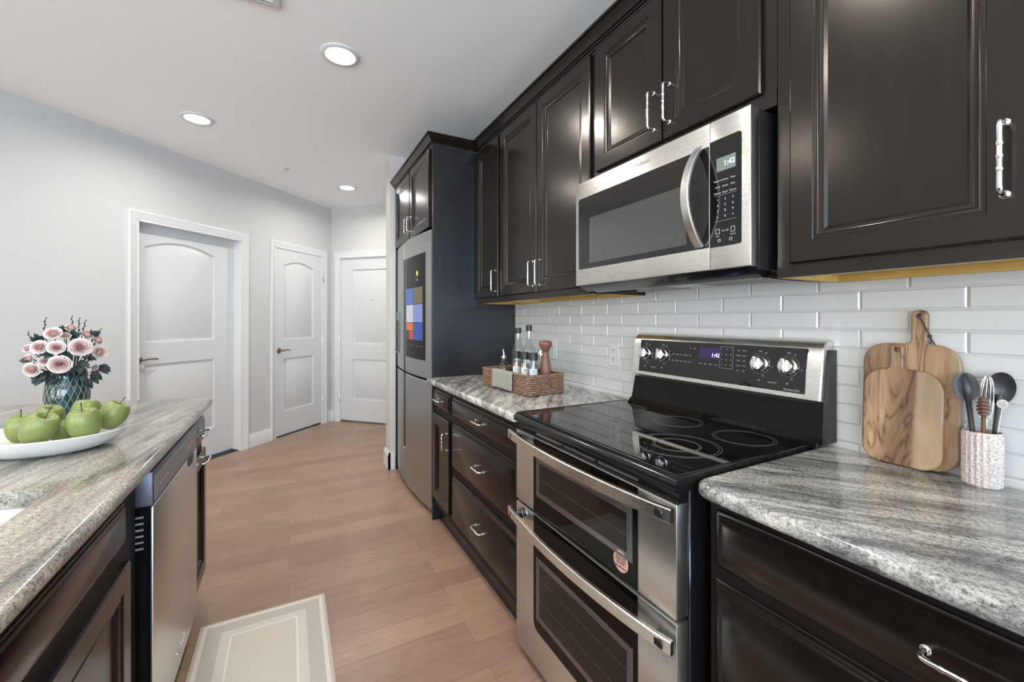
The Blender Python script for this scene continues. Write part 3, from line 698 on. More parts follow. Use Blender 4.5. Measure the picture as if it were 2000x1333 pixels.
# ================================================================== MICROWAVE
t = thing('microwave', 'stainless over-the-range microwave with black window and keypad', 'microwave', (1.22, 1.037, 1.40))
obj('housing', MB().box(1.083, 1.392, 0.666, 1.404, 1.412, 1.833, 0.002, 1), M['blkm'], t)
X0 = 1.045
dr = obj('door', MB().box(X0, 1.081, 0.7835, 1.408, 1.419, 1.834, 0.003, 2), M['steel'], t)
cs = obj('control_section', MB().box(X0, 1.081, 0.664, 0.7825, 1.419, 1.834, 0.003, 2), M['steel'], t)
def rrect(mb, x, y0, y1, z0, z1, r, d, rs=(1,1,1,1), k=5):   # rounded plate facing -X; rs flags corners
    pts = []
    for (cy, cz, a0), f in zip(((y1-r, z0+r, PI), (y0+r, z0+r, 1.5*PI), (y0+r, z1-r, 0), (y1-r, z1-r, 0.5*PI)), rs):
        e = [(y1, z0), (y0, z0), (y0, z1), (y1, z1)][[PI, 1.5*PI, 0, 0.5*PI].index(a0)]
        if not f: pts.append(e); continue
        for i in range(k+1):
            a = a0+i/k*PI/2; pts.append((cy - r*math.cos(a), cz + r*math.sin(a)))
    return mb.loops([[V((xx, y, z)) for y, z in pts] for xx in (x, x-d)])
M['ovengl'] = mat('dark oven glass', (0.010,0.009,0.008), 0.03, spec=0.6)
wi = obj('window', rrect(MB(), X0-0.0002, 0.7850, 1.387, 1.483, 1.768, 0.010, 0.0012, (1,0,0,1)), M['ovengl'], dr)
b = MB(); b.panel((X0-0.0014, 1.315, 1.503), UY, UP, NX, 0.455, 0.178, [(0, 0), (0, 0.0007), (0.003, 0.0007), (0.0035, 0.0002)])
M['mesh'] = mat('window screen', (0.05,0.052,0.048), 0.05, spec=0.9)
obj('window_screen', b, M['mesh'], wi)
pts = []
for i in range(17):
    s = i/16; pts.append((1.040 - 0.062*math.sin(PI*s)**0.8, 0.812, 1.489+(1.772-1.489)*s))
obj('handle', MB().bar(pts, 0.026, 0.010, (0,1,0)), M['steelv'], dr)
cp = obj('control_panel', rrect(MB(), X0-0.0002, 0.688, 0.7815, 1.481, 1.777, 0.008, 0.0012, (0,1,1,0)), M['blkgl'], cs)
XF = X0-0.0015
md = mat('lcd display', (0.10,0.12,0.11), 0.2, emis=(0.16,0.19,0.18), estr=0.5)
ds = obj('display', MB().box(XF-0.0006, XF+0.0002, 0.704, 0.760, 1.687, 1.724), md, cp)
mlit = mat('lit digits', (0.5,0.7,1), 0.4, emis=(0.55,0.70,1.0), estr=1.6)
lettering('1:42', 0.020, (XF-0.0008, 0.722, 1.705), UY, UP, mlit, ds)
for j, row in enumerate((('Popcorn', 'Potato', 'Pizza'), ('Cook', 'Steam', 'Melt'), ('Defrost', 'Rapid', 'Reheat'))):
    for i, s in enumerate(row): lettering(s, 0.0068, (XF, 0.757-i*0.0225, 1.662-j*0.017), UY, UP, M['print'], cp)
for j, row in enumerate(('123', '456', '789', 'x0>')):
    for i, s in enumerate(row): lettering(s, 0.0095, (XF, 0.757-i*0.0225, 1.609-j*0.0155), UY, UP, M['print'], cp)
for z in (1.621, 1.5505): obj('divider_line', MB().box(XF-0.0002, XF+0.0002, 0.702, 0.766, z, z+0.0007), M['printd'], cp)
for y in (0.757, 0.712):
    b = MB(); b.panel((XF, y+0.006, 1.516), UY, UP, NX, 0.012, 0.014, [(0, 0), (0, 0.0004), (0.0012, 0.0004), (0.0012, 0)], back=False, cap=False); obj('key_outline', b, M['print'], cp)
lettering('On Off', 0.0065, (XF, 0.7345, 1.523), UY, UP, M['print'], cp)
lettering('Start', 0.0055, (XF, 0.757, 1.510), UY, UP, M['print'], cp); lettering('Cancel', 0.0055, (XF, 0.712, 1.510), UY, UP, M['print'], cp)
for y in (0.752, 0.718): obj('key_symbol', MB().lathe([(0.0045, 0), (0.0045, 0.0004), (0.003, 0.0004), (0.003, 0)], (XF, y, 1.4975), 12, NX), M['print'], cp)
lettering('Whirlpool', 0.020, (X0-0.0004, 1.048, 1.806), UY, UP, M['grey'], dr, 'logo')
# underside with vent deflector, grease filters and lamp lens
b = MB(); b.prism([(1.052, 1.4185), (1.075, 1.4185), (1.150, 1.4115), (1.130, 1.392), (1.110, 1.392)], 1, 0.672, 1.398)
obj('vent_deflector', b, M['blk'], t)
b = MB(); b.box(1.150, 1.388, 0.68, 1.39, 1.404, 1.4115); b.box(1.150, 1.388, 0.676, 0.682, 1.390, 1.4115); 
bp_ = obj('bottom_plate', b, M['steel'], t)
for y0, y1 in ((0.72, 0.98), (1.10, 1.36)):
    obj('grease_filter', MB().box(1.19, 1.36, y0, y1, 1.400, 1.4035, 0.001, 1), mat('filter mesh', (0.30,0.30,0.30), 0.5, 0.8, bump=1.0, bscale=400), bp_)
obj('lamp_lens', MB().box(1.20, 1.30, 1.00, 1.08, 1.399, 1.4035, 0.001, 1), M['white'], bp_)
b = MB(); b.obox((1.148, 1.395, 1.392), (0.28, -0.96, 0), UP, (0.96, 0.28, 0), 0, 0.18, -0.006, 0.008, -0.006, 0.006); obj('bracket', b, M['blkm'], bp_)

# ================================================================== RANGE
t = thing('range', 'stainless double-oven electric range with a black glass cooktop', 'range', (1.08, 1.05, 0))
YA, YB = 0.6655, 1.4395
obj('body', MB().box(0.822, 1.385, 0.6685, 1.4365, 0.03, 0.884, 0.003, 1), M['blk'], t)
obj('kick_plate', MB().box(0.85, 0.87, 0.68, 1.425, 0.0, 0.0295), M['blkm'], t)
b = MB(); prof = [(0.800, 0.886), (0.780, 0.886), (0.772, 0.892), (0.770, 0.902), (0.774, 0.912), (0.782, 0.9175), (0.796, 0.9195), (0.802, 0.918), (1.34, 0.918), (1.34, 0.886)]
b.prism(prof, 1, YA, YB); 
b.box(0.785, 1.34, YA, YA+0.014, 0.9165, 0.9215, 0.002, 2); b.box(0.785, 1.34, YB-0.014, YB, 0.9165, 0.9215, 0.002, 2)
obj('cooktop_frame', b, M['blk'], t)
ck = obj('cooktop_glass', MB().box(0.803, 1.322, YA+0.0145, YB-0.0145, 0.9175, 0.9200), M['blkgl'], t)
M['ring'] = mat('burner print', (0.10,0.10,0.105), 0.12)
for cx, cy, rs in ((1.225, 0.800, (0.088, 0.080)), (1.215, 1.040, (0.085, 0.077)), (0.985, 0.845, (0.118, 0.110, 0.066, 0.061)), (0.965, 1.245, (0.105, 0.097, 0.060)), (1.225, 1.300, (0.070, 0.063))):
    b = MB()
    for r in rs: b.lathe([(r, 0.9200), (r, 0.92025), (r-0.0022, 0.92025), (r-0.0022, 0.9200)], (cx, cy, 0), 56, cap0=False, cap1=False)
    obj('burner_ring', b, M['ring'], ck)
# front vent trim
b = MB(); b.box(0.790, 0.8215, 0.672, 1.433, 0.858, 0.8855)
vt = obj('vent_trim', b, M['blk'], t)
for i in range(3): obj('vent_slot', MB().box(0.7865, 0.7905, 0.80+i*0.17, 0.955+i*0.17, 0.866, 0.872), M['steel'], vt)

def oven_door(z0, z1, gz0, wz0, wz1, hz, rc):
    d = obj('oven_door', MB().box(0.780, 0.8205, 0.6705, 1.4345, z0, z1, 0.003, 2), M['steelv'], t)
    g = obj('door_glass', rrect(MB(), 0.7798, 0.790, 1.302, gz0, z1-0.002, 0.030 if rc else 0.001, 0.0016, (1,1,0,0)), M['ovenblk'], d)
    # the window: chrome bezel, dark oven cavity with racks, tinted pane
    y0, y1 = 0.806, 1.283
    b = MB(); b.panel((0.7782, y1, wz0), UY, UP, NX, y1-y0, wz1-wz0, [(0, 0), (0.002, 0.0012), (0.005, 0.0010), (0.013, 0.0003), (0.016, 0.0012), (0.021, 0.0004)], back=False, cap=False)
    obj('window_bezel', b, M['bez'], d)
    i = 0.021
    w = obj('window', MB().box(0.7776, 0.7781, y0+i, y1-i, wz0+i*0.8, wz1-i*0.8), M['ovengl2'], d)
    for f in ((0.45,) if wz1-wz0 < 0.15 else (0.35, 0.68)):
        b = MB(); z = wz0 + (wz1-wz0)*f; b.box(0.7772, 0.7777, y0+i, y1-i, z, z+0.0018)
        for q in range(9): b.box(0.7771, 0.7777, y0+i+0.02+q*0.048, y0+i+0.023+q*0.048, z-0.001, z+0.004)
        obj('oven_rack', b, M['rack'], w)
    pts = []
    for k in range(21):
        s = k/20; pts.append((0.760 - 0.034*math.sin(PI*s)**0.75, 1.452-(1.452-0.665)*s, hz))
    h = obj('handle', MB().bar(pts, 0.033, 0.014, (0,0,1)), M['steel'], d)
    for y in (1.405, 0.700): obj('handle_bracket', MB().box(0.7445, 0.7799, y-0.018, y+0.018, hz-0.012, hz+0.010, 0.003, 1), M['blk'], d)
    return d, g
M['bez'] = mat('window bezel', (0.20,0.21,0.225), 0.16, 0.9)
M['rack'] = mat('rack wire', (0.16,0.13,0.10), 0.3, 0.8)
M['ovengl2'] = mat('tinted oven window', (0.013,0.010,0.008), 0.04, spec=0.35)
ud, ug = oven_door(0.590, 0.856, 0.592, 0.652, 0.795, 0.838, False)
ld, lg = oven_door(0.035, 0.580, 0.170, 0.212, 0.435, 0.540, True)
# round pink sticker on the upper oven glass
st = obj('sticker', MB().lathe([(0.028, 0), (0.028, 0.0006), (0.0, 0.0007)], (0.7781, 0.850, 0.638), 28, NX, cap1=False), mat('pink sticker', (0.62,0.36,0.32), 0.5), ug)
for z, s in ((0.649, 'PORCELAIN'), (0.641, 'ADJUSTABLE'), (0.633, 'BURNERS'), (0.622, '800-494-5219')): lettering(s, 0.0072, (0.7773, 0.850, z), UY, UP, M['blkm'], st)
obj('emblem_reflection', MB().lathe([(0.020, 0), (0.020, 0.001), (0.016, 0.001), (0.016, 0.0004), (0.008, 0.0004), (0.008, 0.001)], (0.7799, 1.372, 0.556), 20, NX), M['chrome'], ld)  # reflection of the emblem in the steel, modelled as chrome rings
# back guard
b = MB(); b.prism([(1.322, 0.921), (1.332, 0.924), (1.356, 1.034), (1.392, 1.034), (1.392, 0.921)], 1, 0.642, 1.390)
obj('riser_panel', b, mat('black riser enamel', (0.004,0.004,0.0045), 0.22, spec=0.2), t)
obj('riser_trim', MB().prism([(1.308, 0.9205), (1.322, 0.9205), (1.332, 0.940), (1.328, 0.942)], 1, 0.644, 1.388), M['blkgl'], t)
SL = (1.352-1.333)/(1.20-1.045)
prof = [(1.339, 1.043), (1.333, 1.047), (1.333+SL*0.13, 1.177)]
for i in range(1, 8):
    a = i/7*PI/2*0.95; prof.append((1.333+SL*0.13+0.003 + 0.035*(1-math.cos(a)), 1.177+0.043*math.sin(a)))
prof += [(1.395, 1.222), (1.395, 1.043)]
b = MB(); rings = []
for y, ins in ((0.6425, 0.008), (0.6435, 0.003), (0.647, 0.0), (1.386, 0.0), (1.392, 0.005), (1.394, 0.012)):
    rings.append([V((x + (ins if x < 1.39 else 0), y, z - (ins if z > 1.1 else -ins*0.3))) for x, z in prof])
b.loops(rings)
gd = obj('control_console', b, M['steel'], t)
obj('end_cap', MB().prism([(1.338, 0.925), (1.346, 1.036), (1.352, 1.045), (1.366, 1.165), (1.378, 1.192), (1.3975, 1.192), (1.3975, 0.925)], 1, 0.632, 0.6418), M['blkm'], t)
nC = V((-1, 0, SL)).normalized(); uC = UY; vC = nC.cross(uC); vC = vC if vC.z > 0 else -vC
oC = V((1.333, 1.0165, 1.047))
def cpt(y, z, d=0): return V((1.333 + (z-1.047)*SL, y, z)) + nC*d
b = MB(); b.obox(cpt(1.016, 1.126), uC, vC, nC, -0.331, 0.331, -0.066, 0.069, 0.0, 0.0015, 0.0006, 1)
pn = obj('control_panel', b, M['blkgl'], gd)
for y in (1.313, 1.222, 0.823, 0.736):
    c = cpt(y, 1.138, 0.0016)
    k = obj('knob', MB().lathe([(0.027, 0), (0.027, 0.003), (0.025, 0.005), (0.022, 0.006), (0.021, 0.020), (0.019, 0.022)], c, 28, nC), M['chrome'], pn)
    obj('grip', MB().obox(c, uC, vC, nC, -0.0065, 0.0065, -0.022, 0.022, 0.018, 0.036, 0.003, 2), M['chrome'], k)
    b = MB(); b.lathe([(0.033, 0), (0.033, 0.0003), (0.0322, 0.0003), (0.0322, 0)], c-nC*0.0004, 40, nC, cap0=False, cap1=False); obj('dial_ring', b, M['printd'], pn)
    for a, s in ((PI/2, 'OFF'), (0.35*PI, 'HI'), (-0.06*PI, '8'), (-0.4*PI, 'LO')):
        lettering(s, 0.0065, c + uC*0.040*math.cos(a) + vC*0.040*math.sin(a), uC, vC, M['print'], pn)
    lettering('o', 0.014, c - vC*0.052, uC, vC, M['print'], pn)
for y in (1.268, 0.780): lettering('COOKTOP', 0.0055, cpt(y, 1.083, 0.0016), uC, vC, M['print'], pn)
mp_ = mat('violet display', (0.02,0.008,0.05), 0.1, emis=(0.08,0.035,0.20), estr=0.2)
ds = obj('display', MB().obox(cpt(1.008, 1.157, 0.0015), uC, vC, nC, -0.042, 0.042, -0.020, 0.022, 0, 0.0006), mp_, pn)
mv = mat('lit clock digits', (0.7,0.6,1), 0.4, emis=(0.72,0.62,1.0), estr=1.8)
lettering('1:42', 0.019, cpt(0.984, 1.152, 0.0023), uC, vC, mv, ds)
b = MB(); b.panel(cpt(0.9665, 1.110, 0.0016), uC, vC, nC, 0.050, 0.076, [(0, 0), (0, 0.0004), (0.001, 0.0004), (0.001, 0)], back=False, cap=False); obj('keypad_outline', b, M['printd'], pn)
for j, row in enumerate(('123', '456', '789', '<0>')):
    for i, s in enumerate(row): lettering(s, 0.0075, cpt(0.958-i*0.0165, 1.176-j*0.018, 0.0016), uC, vC, M['print'], pn)
for j, row in enumerate((('Bake', 'Broil', 'Keep', 'Warm', 'Prf'), ('Bake', 'Broil', 'Conv', 'Steam', 'Temp'))):
    for i, s in enumerate(row): lettering(s, 0.0062, cpt(1.168-i*0.0195, 1.144-j*0.024, 0.0016), uC, vC, M['print'], pn)
for i, s in enumerate(('Lt', 'Set')): lettering(s, 0.0065, cpt(1.092-i*0.020, 1.171, 0.0016), uC, vC, M['print'], pn)
for i, s in enumerate(('Cook', 'Start', 'Clean', 'Timer')): lettering(s, 0.0062, cpt(1.043-i*0.021, 1.119, 0.0016), uC, vC, M['print'], pn)
for j, row in enumerate((('Set', 'Clock'), ('Upper', 'Lower'), ('Start', 'Start'), ('Upper', 'Lower'), ('Off', 'Off'))):
    for i, s in enumerate(row): lettering(s, 0.0062, cpt(0.897-i*0.020, 1.176-j*0.017, 0.0016), uC, vC, M['print'], pn)
lettering('KitchenAid', 0.010, cpt(0.722, 1.068, 0.0016), uC, vC, M['print'], pn, 'logo')
# ================================================================== WALL OUTLETS
for y, z, lab in ((1.576, 1.112, 'white wall outlet on the tiles right beside the range'), (2.110, 1.104, 'white wall outlet on the tiles behind the wicker basket')):
    t = thing('wall_outlet', lab, 'outlet', (1.4025, y, z), 'outlets on the backsplash')
    b = MB(); b.panel((1.4025, y+0.037, z-0.059), UY, UP, NX, 0.074, 0.118, [(0, 0.0), (0, 0.003), (0.003, 0.006)], back=False); obj('cover_plate', b, M['white'], t)
    for dz in (-0.020, 0.020):
        rc = obj('receptacle', MB().lathe([(0.0165, 0.0055), (0.0165, 0.0075), (0.0155, 0.008)], (1.4025, y, z+dz), 24, NX), M['white'], t)
        for dy, hh in ((-0.0065, 0.0045), (0.0065, 0.0035)): obj('slot', MB().box(1.3940, 1.3948, y+dy-0.0012, y+dy+0.0012, z+dz+0.002-hh, z+dz+0.002+hh), M['blkm'], rc)
        obj('ground_hole', MB().lathe([(0.0024, 0.0078), (0.0024, 0.0084)], (1.4025, y, z+dz-0.009), 10, NX), M['blkm'], rc)
    obj('screw', MB().lathe([(0.003, 0.0055), (0.003, 0.007)], (1.4025, y, z), 10, NX), M['white'], t)

# ================================================================== RUG
t_ = MB(); t_.loops([[V((x, y, z)) for x, y in ((-0.323+i, 0.70+i), (0.145-i, 0.70+i), (0.145-i, 2.14-i), (-0.323+i, 2.14-i))] for i, z in ((0, 0.0004), (0, 0.005), (0.003, 0.007))])
m, n, l, b = new_mat('bordered rug')
tc = n.new('ShaderNodeTexCoord'); sp = n.new('ShaderNodeSeparateXYZ'); l.new(tc.outputs['Object'], sp.inputs[0])
def mth(op, a, c=None):
    x = n.new('ShaderNodeMath'); x.operation = op
    for i, q in enumerate((a, c)):
        if q is None: continue
        if isinstance(q, (int, float)): x.inputs[i].default_value = q
        else: l.new(q, x.inputs[i])
    return x.outputs[0]
dmin = mth('MINIMUM', mth('SUBTRACT', 0.234, mth('ABSOLUTE', sp.outputs[0])), mth('SUBTRACT', 0.72, mth('ABSOLUTE', sp.outputs[1])))
r = ramp(n, [(0, (0.60,0.53,0.45)), (0.06, (0.78,0.74,0.69)), (0.135, (0.56,0.52,0.46)), (0.27, (0.52,0.47,0.41)), (0.285, (0.57,0.52,0.46)), (0.40, (0.70,0.655,0.60)), (0.565, (0.82,0.79,0.73)), (0.60, (0.665,0.615,0.54))], mth('MULTIPLY', dmin, 5.0), l)
r.color_ramp.interpolation = 'CONSTANT'
fz = noise(n, l, tc.outputs['Object'], 260, 3)
l.new(mixc(n, l, 0.5, r.outputs[0], ramp(n, [(0.3, (0.86,0.86,0.86)), (0.7, (1.08,1.08,1.08))], fz.outputs[0], l).outputs[0], 'MULTIPLY'), b.inputs['Base Color']); b.inputs['Roughness'].default_value = 0.95
bp = n.new('ShaderNodeBump'); bp.inputs['Strength'].default_value = 0.4; bp.inputs['Distance'].default_value = 0.002; l.new(fz.outputs[0], bp.inputs['Height']); l.new(bp.outputs[0], b.inputs['Normal'])
tag(obj('rug', t_, m, loc=(-0.089, 1.42, 0.0)), 'beige and cream bordered runner rug on the wood floor', 'rug')

# ================================================================== BASKET AND ITS CONTENTS
ZC = 0.9142
BA, BB, BC = V((0.960, 2.166, 0)), V((1.004, 1.717, 0)), V((1.220, 1.696, 0))
EL = (BB-BA).normalized(); ES = V((-EL.y, EL.x, 0)); LL = (BB-BA).length; LS = (BC-BB).length
BO = BA + EL*LL/2 + ES*LS/2
def bpt(s, q, z=0.0): return BA + EL*(s*LL) + ES*(q*LS) + V((0, 0, ZC+z))
t = thing('wicker_basket', 'rectangular brown wicker basket holding bottles and jars on the counter', 'basket', (BO.x, BO.y, ZC))
def rr_path(hl, hs, r, step):
    out = []
    segs = [((hl-r, -hs), (-hl+r, -hs)), None, ((-hl, -hs+r), (-hl, hs-r)), None, ((-hl+r, hs), (hl-r, hs)), None, ((hl, hs-r), (hl, -hs+r)), None]
    cs = [(-hl+r, -hs+r, 1.5*PI, PI), (-hl+r, hs-r, PI, 0.5*PI), (hl-r, hs-r, 0.5*PI, 0), (hl-r, -hs+r, 0, -0.5*PI)]
    for i in range(4):
        (a, c), (a2, c2) = segs[2*i]; k = max(1, round(math.hypot(a2-a, c2-c)/step))
        out += [(a+(a2-a)*j/k, c+(c2-c)*j/k) for j in range(k)]
        x, y, t0, t1 = cs[i]; k = max(2, round(r*PI/2/step))
        out += [(x+r*math.cos(t0+(t1-t0)*j/k), y+r*math.sin(t0+(t1-t0)*j/k)) for j in range(k)]
    return out
M['wick'] = mat('brown wicker', (0.205,0.118,0.074), 0.6, var=0.45, vscale=60)
path = rr_path(LL/2, LS/2, 0.018, 0.011)
if len(path) % 4 == 2: path = path[:-1] + [tuple((Vector(path[-1])+Vector(path[0]))/2*0.999)] if False else path
NPp = len(path)
def nrm(i):
    a = V((*path[i-1], 0)); c = V((*path[(i+1) % NPp], 0)); tt = (c-a).normalized(); return V((tt.y, -tt.x, 0))
def bw(i, off, z): p = V((*path[i % NPp], 0)) + nrm(i % NPp)*off; return BO + EL*p.x + ES*p.y + V((0, 0, ZC+z))
b = MB(); NR = 8; RH = 0.0108
for k in range(NR):
    b.tube([bw(i, 0.0028*math.cos(PI*(i/2+k)), 0.008+k*RH) for i in range(NPp)], 0.0050, 6, closed=True, flat=1.0)
for i in range(0, NPp, 2): b.tube([bw(i, 0, 0.002), bw(i, 0, 0.092)], 0.0022, 5)
obj('weave', b, M['wick'], t)
b = MB()
for ph in (0, PI/2, PI, 1.5*PI):
    n_ = NPp*4
    def rp(j):
        i = j/4; a = bw(int(i), 0, 0.094); c = bw(int(i)+1, 0, 0.094); p = a.lerp(c, i-int(i)); nn = nrm(int(i) % NPp); nw = EL*nn.x + ES*nn.y
        w_ = ph + j*0.72; return p + nw*(0.0042*math.cos(w_)) + V((0, 0, 0.0042*math.sin(w_)))
    b.tube([rp(j) for j in range(n_)], 0.0034, 5, closed=True)
obj('rim', b, M['wick'], t)
b = MB(); b.obox(BO + V((0,0,ZC)), EL, ES, UP, -LL/2+0.003, LL/2-0.003, -LS/2+0.003, LS/2-0.003, 0.002, 0.007); obj('bottom', b, M['wick'], t)
ZB = ZC + 0.0072
# grey napkin over the long side
M['nap'] = mat('grey green linen', (0.27,0.27,0.225), 0.9, bump=0.5, bscale=700)
b = MB()
def napkin(u, v):
    s = 0.285 + (0.715-0.285)*u
    prof = [(0.030, 0.050), (0.022, 0.088), (0.010, 0.1025), (0.0, 0.1045), (-0.011, 0.1025), (-0.0145, 0.092), (-0.0135, 0.060), (-0.015, 0.030), (-0.014, 0.010)]
    f = v*(len(prof)-1); i = min(int(f), len(prof)-2); k = f-i
    q = prof[i][0]+(prof[i+1][0]-prof[i][0])*k; z = prof[i][1]+(prof[i+1][1]-prof[i][1])*k
    q += -0.0015*math.sin(u*7)*max(0, v-0.4) if v > 0.4 else 0
    return BA + EL*(s*LL) + ES*q + V((0, 0, ZC+z + 0.002*math.sin(u*5)))
b.grid(napkin, 22, 26)
tag(obj('linen_napkin', b, M['nap'], solid=0.003, loc=tuple(BA + EL*LL*0.5 + V((0,0,ZC+0.05)))), 'folded grey linen napkin draped over the wicker basket side', 'napkin')

M['glass'] = glass_thin('clear bottle glass', (0.93,0.95,0.94), 0.05)
M['oil'] = mat('olive oil', (0.045,0.042,0.012), 0.1); M['vin'] = mat('dark vinegar', (0.05,0.035,0.02), 0.1)
def bottle(name, label, cat, p, prof, fill, mfill, cap, grp=None, capname='cap'):
    t = thing(name, label, cat, (p.x, p.y, ZB), grp); c = (p.x, p.y, ZB)
    inner = [(max(r-0.002, 0.001), z) for r, z in prof if z > 0.002][::-1]
    obj('bottle_glass', MB().lathe(prof + inner, c, 28), M['glass'], t)
    if fill:
        def rad(zq):
            for (r0, z0), (r1, z1) in zip(prof, prof[1:]):
                if z0 <= zq <= z1: return r0+(r1-r0)*(zq-z0)/(z1-z0)-0.0026
        f = [(rad(0.004+(fill-0.004)*i/8), 0.004+(fill-0.004)*i/8) for i in range(9)]
        obj('liquid', MB().lathe(f, c, 28), mfill, t)
    for nm, pr, m_ in cap: obj(nm, MB().lathe(pr, c, 20), m_, t)
    return t
p = bpt(0.25, 0.33)
t = bottle('oil_dispenser', 'short clear glass dispenser bottle with a curved metal pour spout', 'bottle', p, [(0.028, 0), (0.032, 0.004), (0.033, 0.09), (0.030, 0.108), (0.014, 0.128), (0.013, 0.150)], 0.050, M['vin'], [('collar', [(0.015, 0.1505), (0.015, 0.160), (0.007, 0.162)], M['nickel'])])
obj('spout', MB().tube([p.xy.to_3d()+V((0, 0, ZB+z))+EL*d for z, d in ((0.160, 0), (0.175, -0.001), (0.188, -0.004), (0.196, -0.010))], [0.0045, 0.004, 0.0035, 0.003], 8), M['chrome'], t)
p = bpt(0.30, 0.70)
bottle('glass_bottle', 'tall clear bottle of dark oil with black cap, nearer the refrigerator', 'bottle', p, [(0.032, 0), (0.036, 0.004), (0.036, 0.175), (0.033, 0.195), (0.016, 0.235), (0.013, 0.250), (0.013, 0.285)], 0.165, M['oil'], [('cap', [(0.0165, 0.283), (0.0165, 0.312), (0.014, 0.314)], M['blkm'])], 'tall bottles in the basket')
p = bpt(0.50, 0.74)
bottle('glass_bottle', 'tallest clear bottle with black cap in the middle of the basket', 'bottle', p, [(0.034, 0), (0.038, 0.004), (0.038, 0.180), (0.034, 0.200), (0.016, 0.240), (0.013, 0.256), (0.013, 0.300)], 0.0, None, [('cap', [(0.0165, 0.298), (0.0165, 0.328), (0.014, 0.330)], M['blkm'])], 'tall bottles in the basket')
for s, q, lab, col in ((0.55, 0.30, 'small spice jar with reddish powder, leftmost of the three labelled jars', (0.32,0.12,0.06)), (0.715, 0.30, 'small spice jar with tan powder between two other labelled jars', (0.42,0.27,0.18)), (0.875, 0.30, 'small spice jar with grey pepper, nearest the pepper mill', (0.16,0.15,0.14))):
    p = bpt(s, q)
    t = bottle('spice_jar', lab, 'jar', p, [(0.019, 0), (0.022, 0.003), (0.022, 0.140), (0.019, 0.152), (0.019, 0.158)], 0.135, mat('spice '+lab[17:24], col, 0.9, bump=0.6, bscale=500), [('cap', [(0.0215, 0.1585), (0.0215, 0.192), (0.020, 0.194)], M['blkm'])], 'spice jars in the basket')
    b = MB(); rr = 0.0224
    aim = math.atan2(-1.0, -0.55)
    b.loops([[V((p.x+rr*math.cos(a), p.y+rr*math.sin(a), z)) for a in [aim-1.1+2.2*i/12 for i in range(13)]] for z in (ZB+0.070, ZB+0.118)], closed=False)
    lb = obj('paper_label', b, M['white'], t)
    for i, wd in enumerate((0.010, 0.007)):
        pc = V((p.x+0.0228*math.cos(aim), p.y+0.0228*math.sin(aim), ZB+0.108-i*0.008)); uu = V((-math.sin(aim), math.cos(aim), 0))
        b = MB(); b.obox(pc, uu, UP, V((math.cos(aim), math.sin(aim), 0)), -wd, wd, -0.0012, 0.0012, 0, 0.0003); obj('print_line', b, M['blkm'], lb)
p = bpt(0.76, 0.76)
t = bottle('sugar_shaker', 'clear glass shaker with a domed silver lid behind the spice jars', 'shaker', p, [(0.028, 0), (0.031, 0.004), (0.031, 0.145), (0.029, 0.155)], 0.0, None, [('lid', [(0.032, 0.1555), (0.033, 0.175), (0.030, 0.190), (0.020, 0.202), (0.0, 0.205)], M['nickel'])])
p = bpt(0.905, 0.60)
t = thing('pepper_mill', 'turned brown wooden pepper mill with a mushroom head', 'mill', (p.x, p.y, ZB))
M['mill'] = mat('walnut mill', (0.17,0.075,0.045), 0.4, var=0.3, vscale=30, stretch=(1,1,0.2))
obj('mill_body', MB().lathe([(0.027, 0), (0.0275, 0.004), (0.026, 0.03), (0.025, 0.06), (0.027, 0.09), (0.0285, 0.115), (0.026, 0.140), (0.020, 0.165), (0.016, 0.185), (0.0155, 0.196)], (p.x, p.y, ZB), 28), M['mill'], t)
obj('mill_head', MB().lathe([(0.0155, 0.1965), (0.018, 0.204), (0.026, 0.218), (0.0325, 0.232), (0.034, 0.241), (0.031, 0.249), (0.020, 0.254), (0.0, 0.255)], (p.x, p.y, ZB), 28), M['mill'], t)

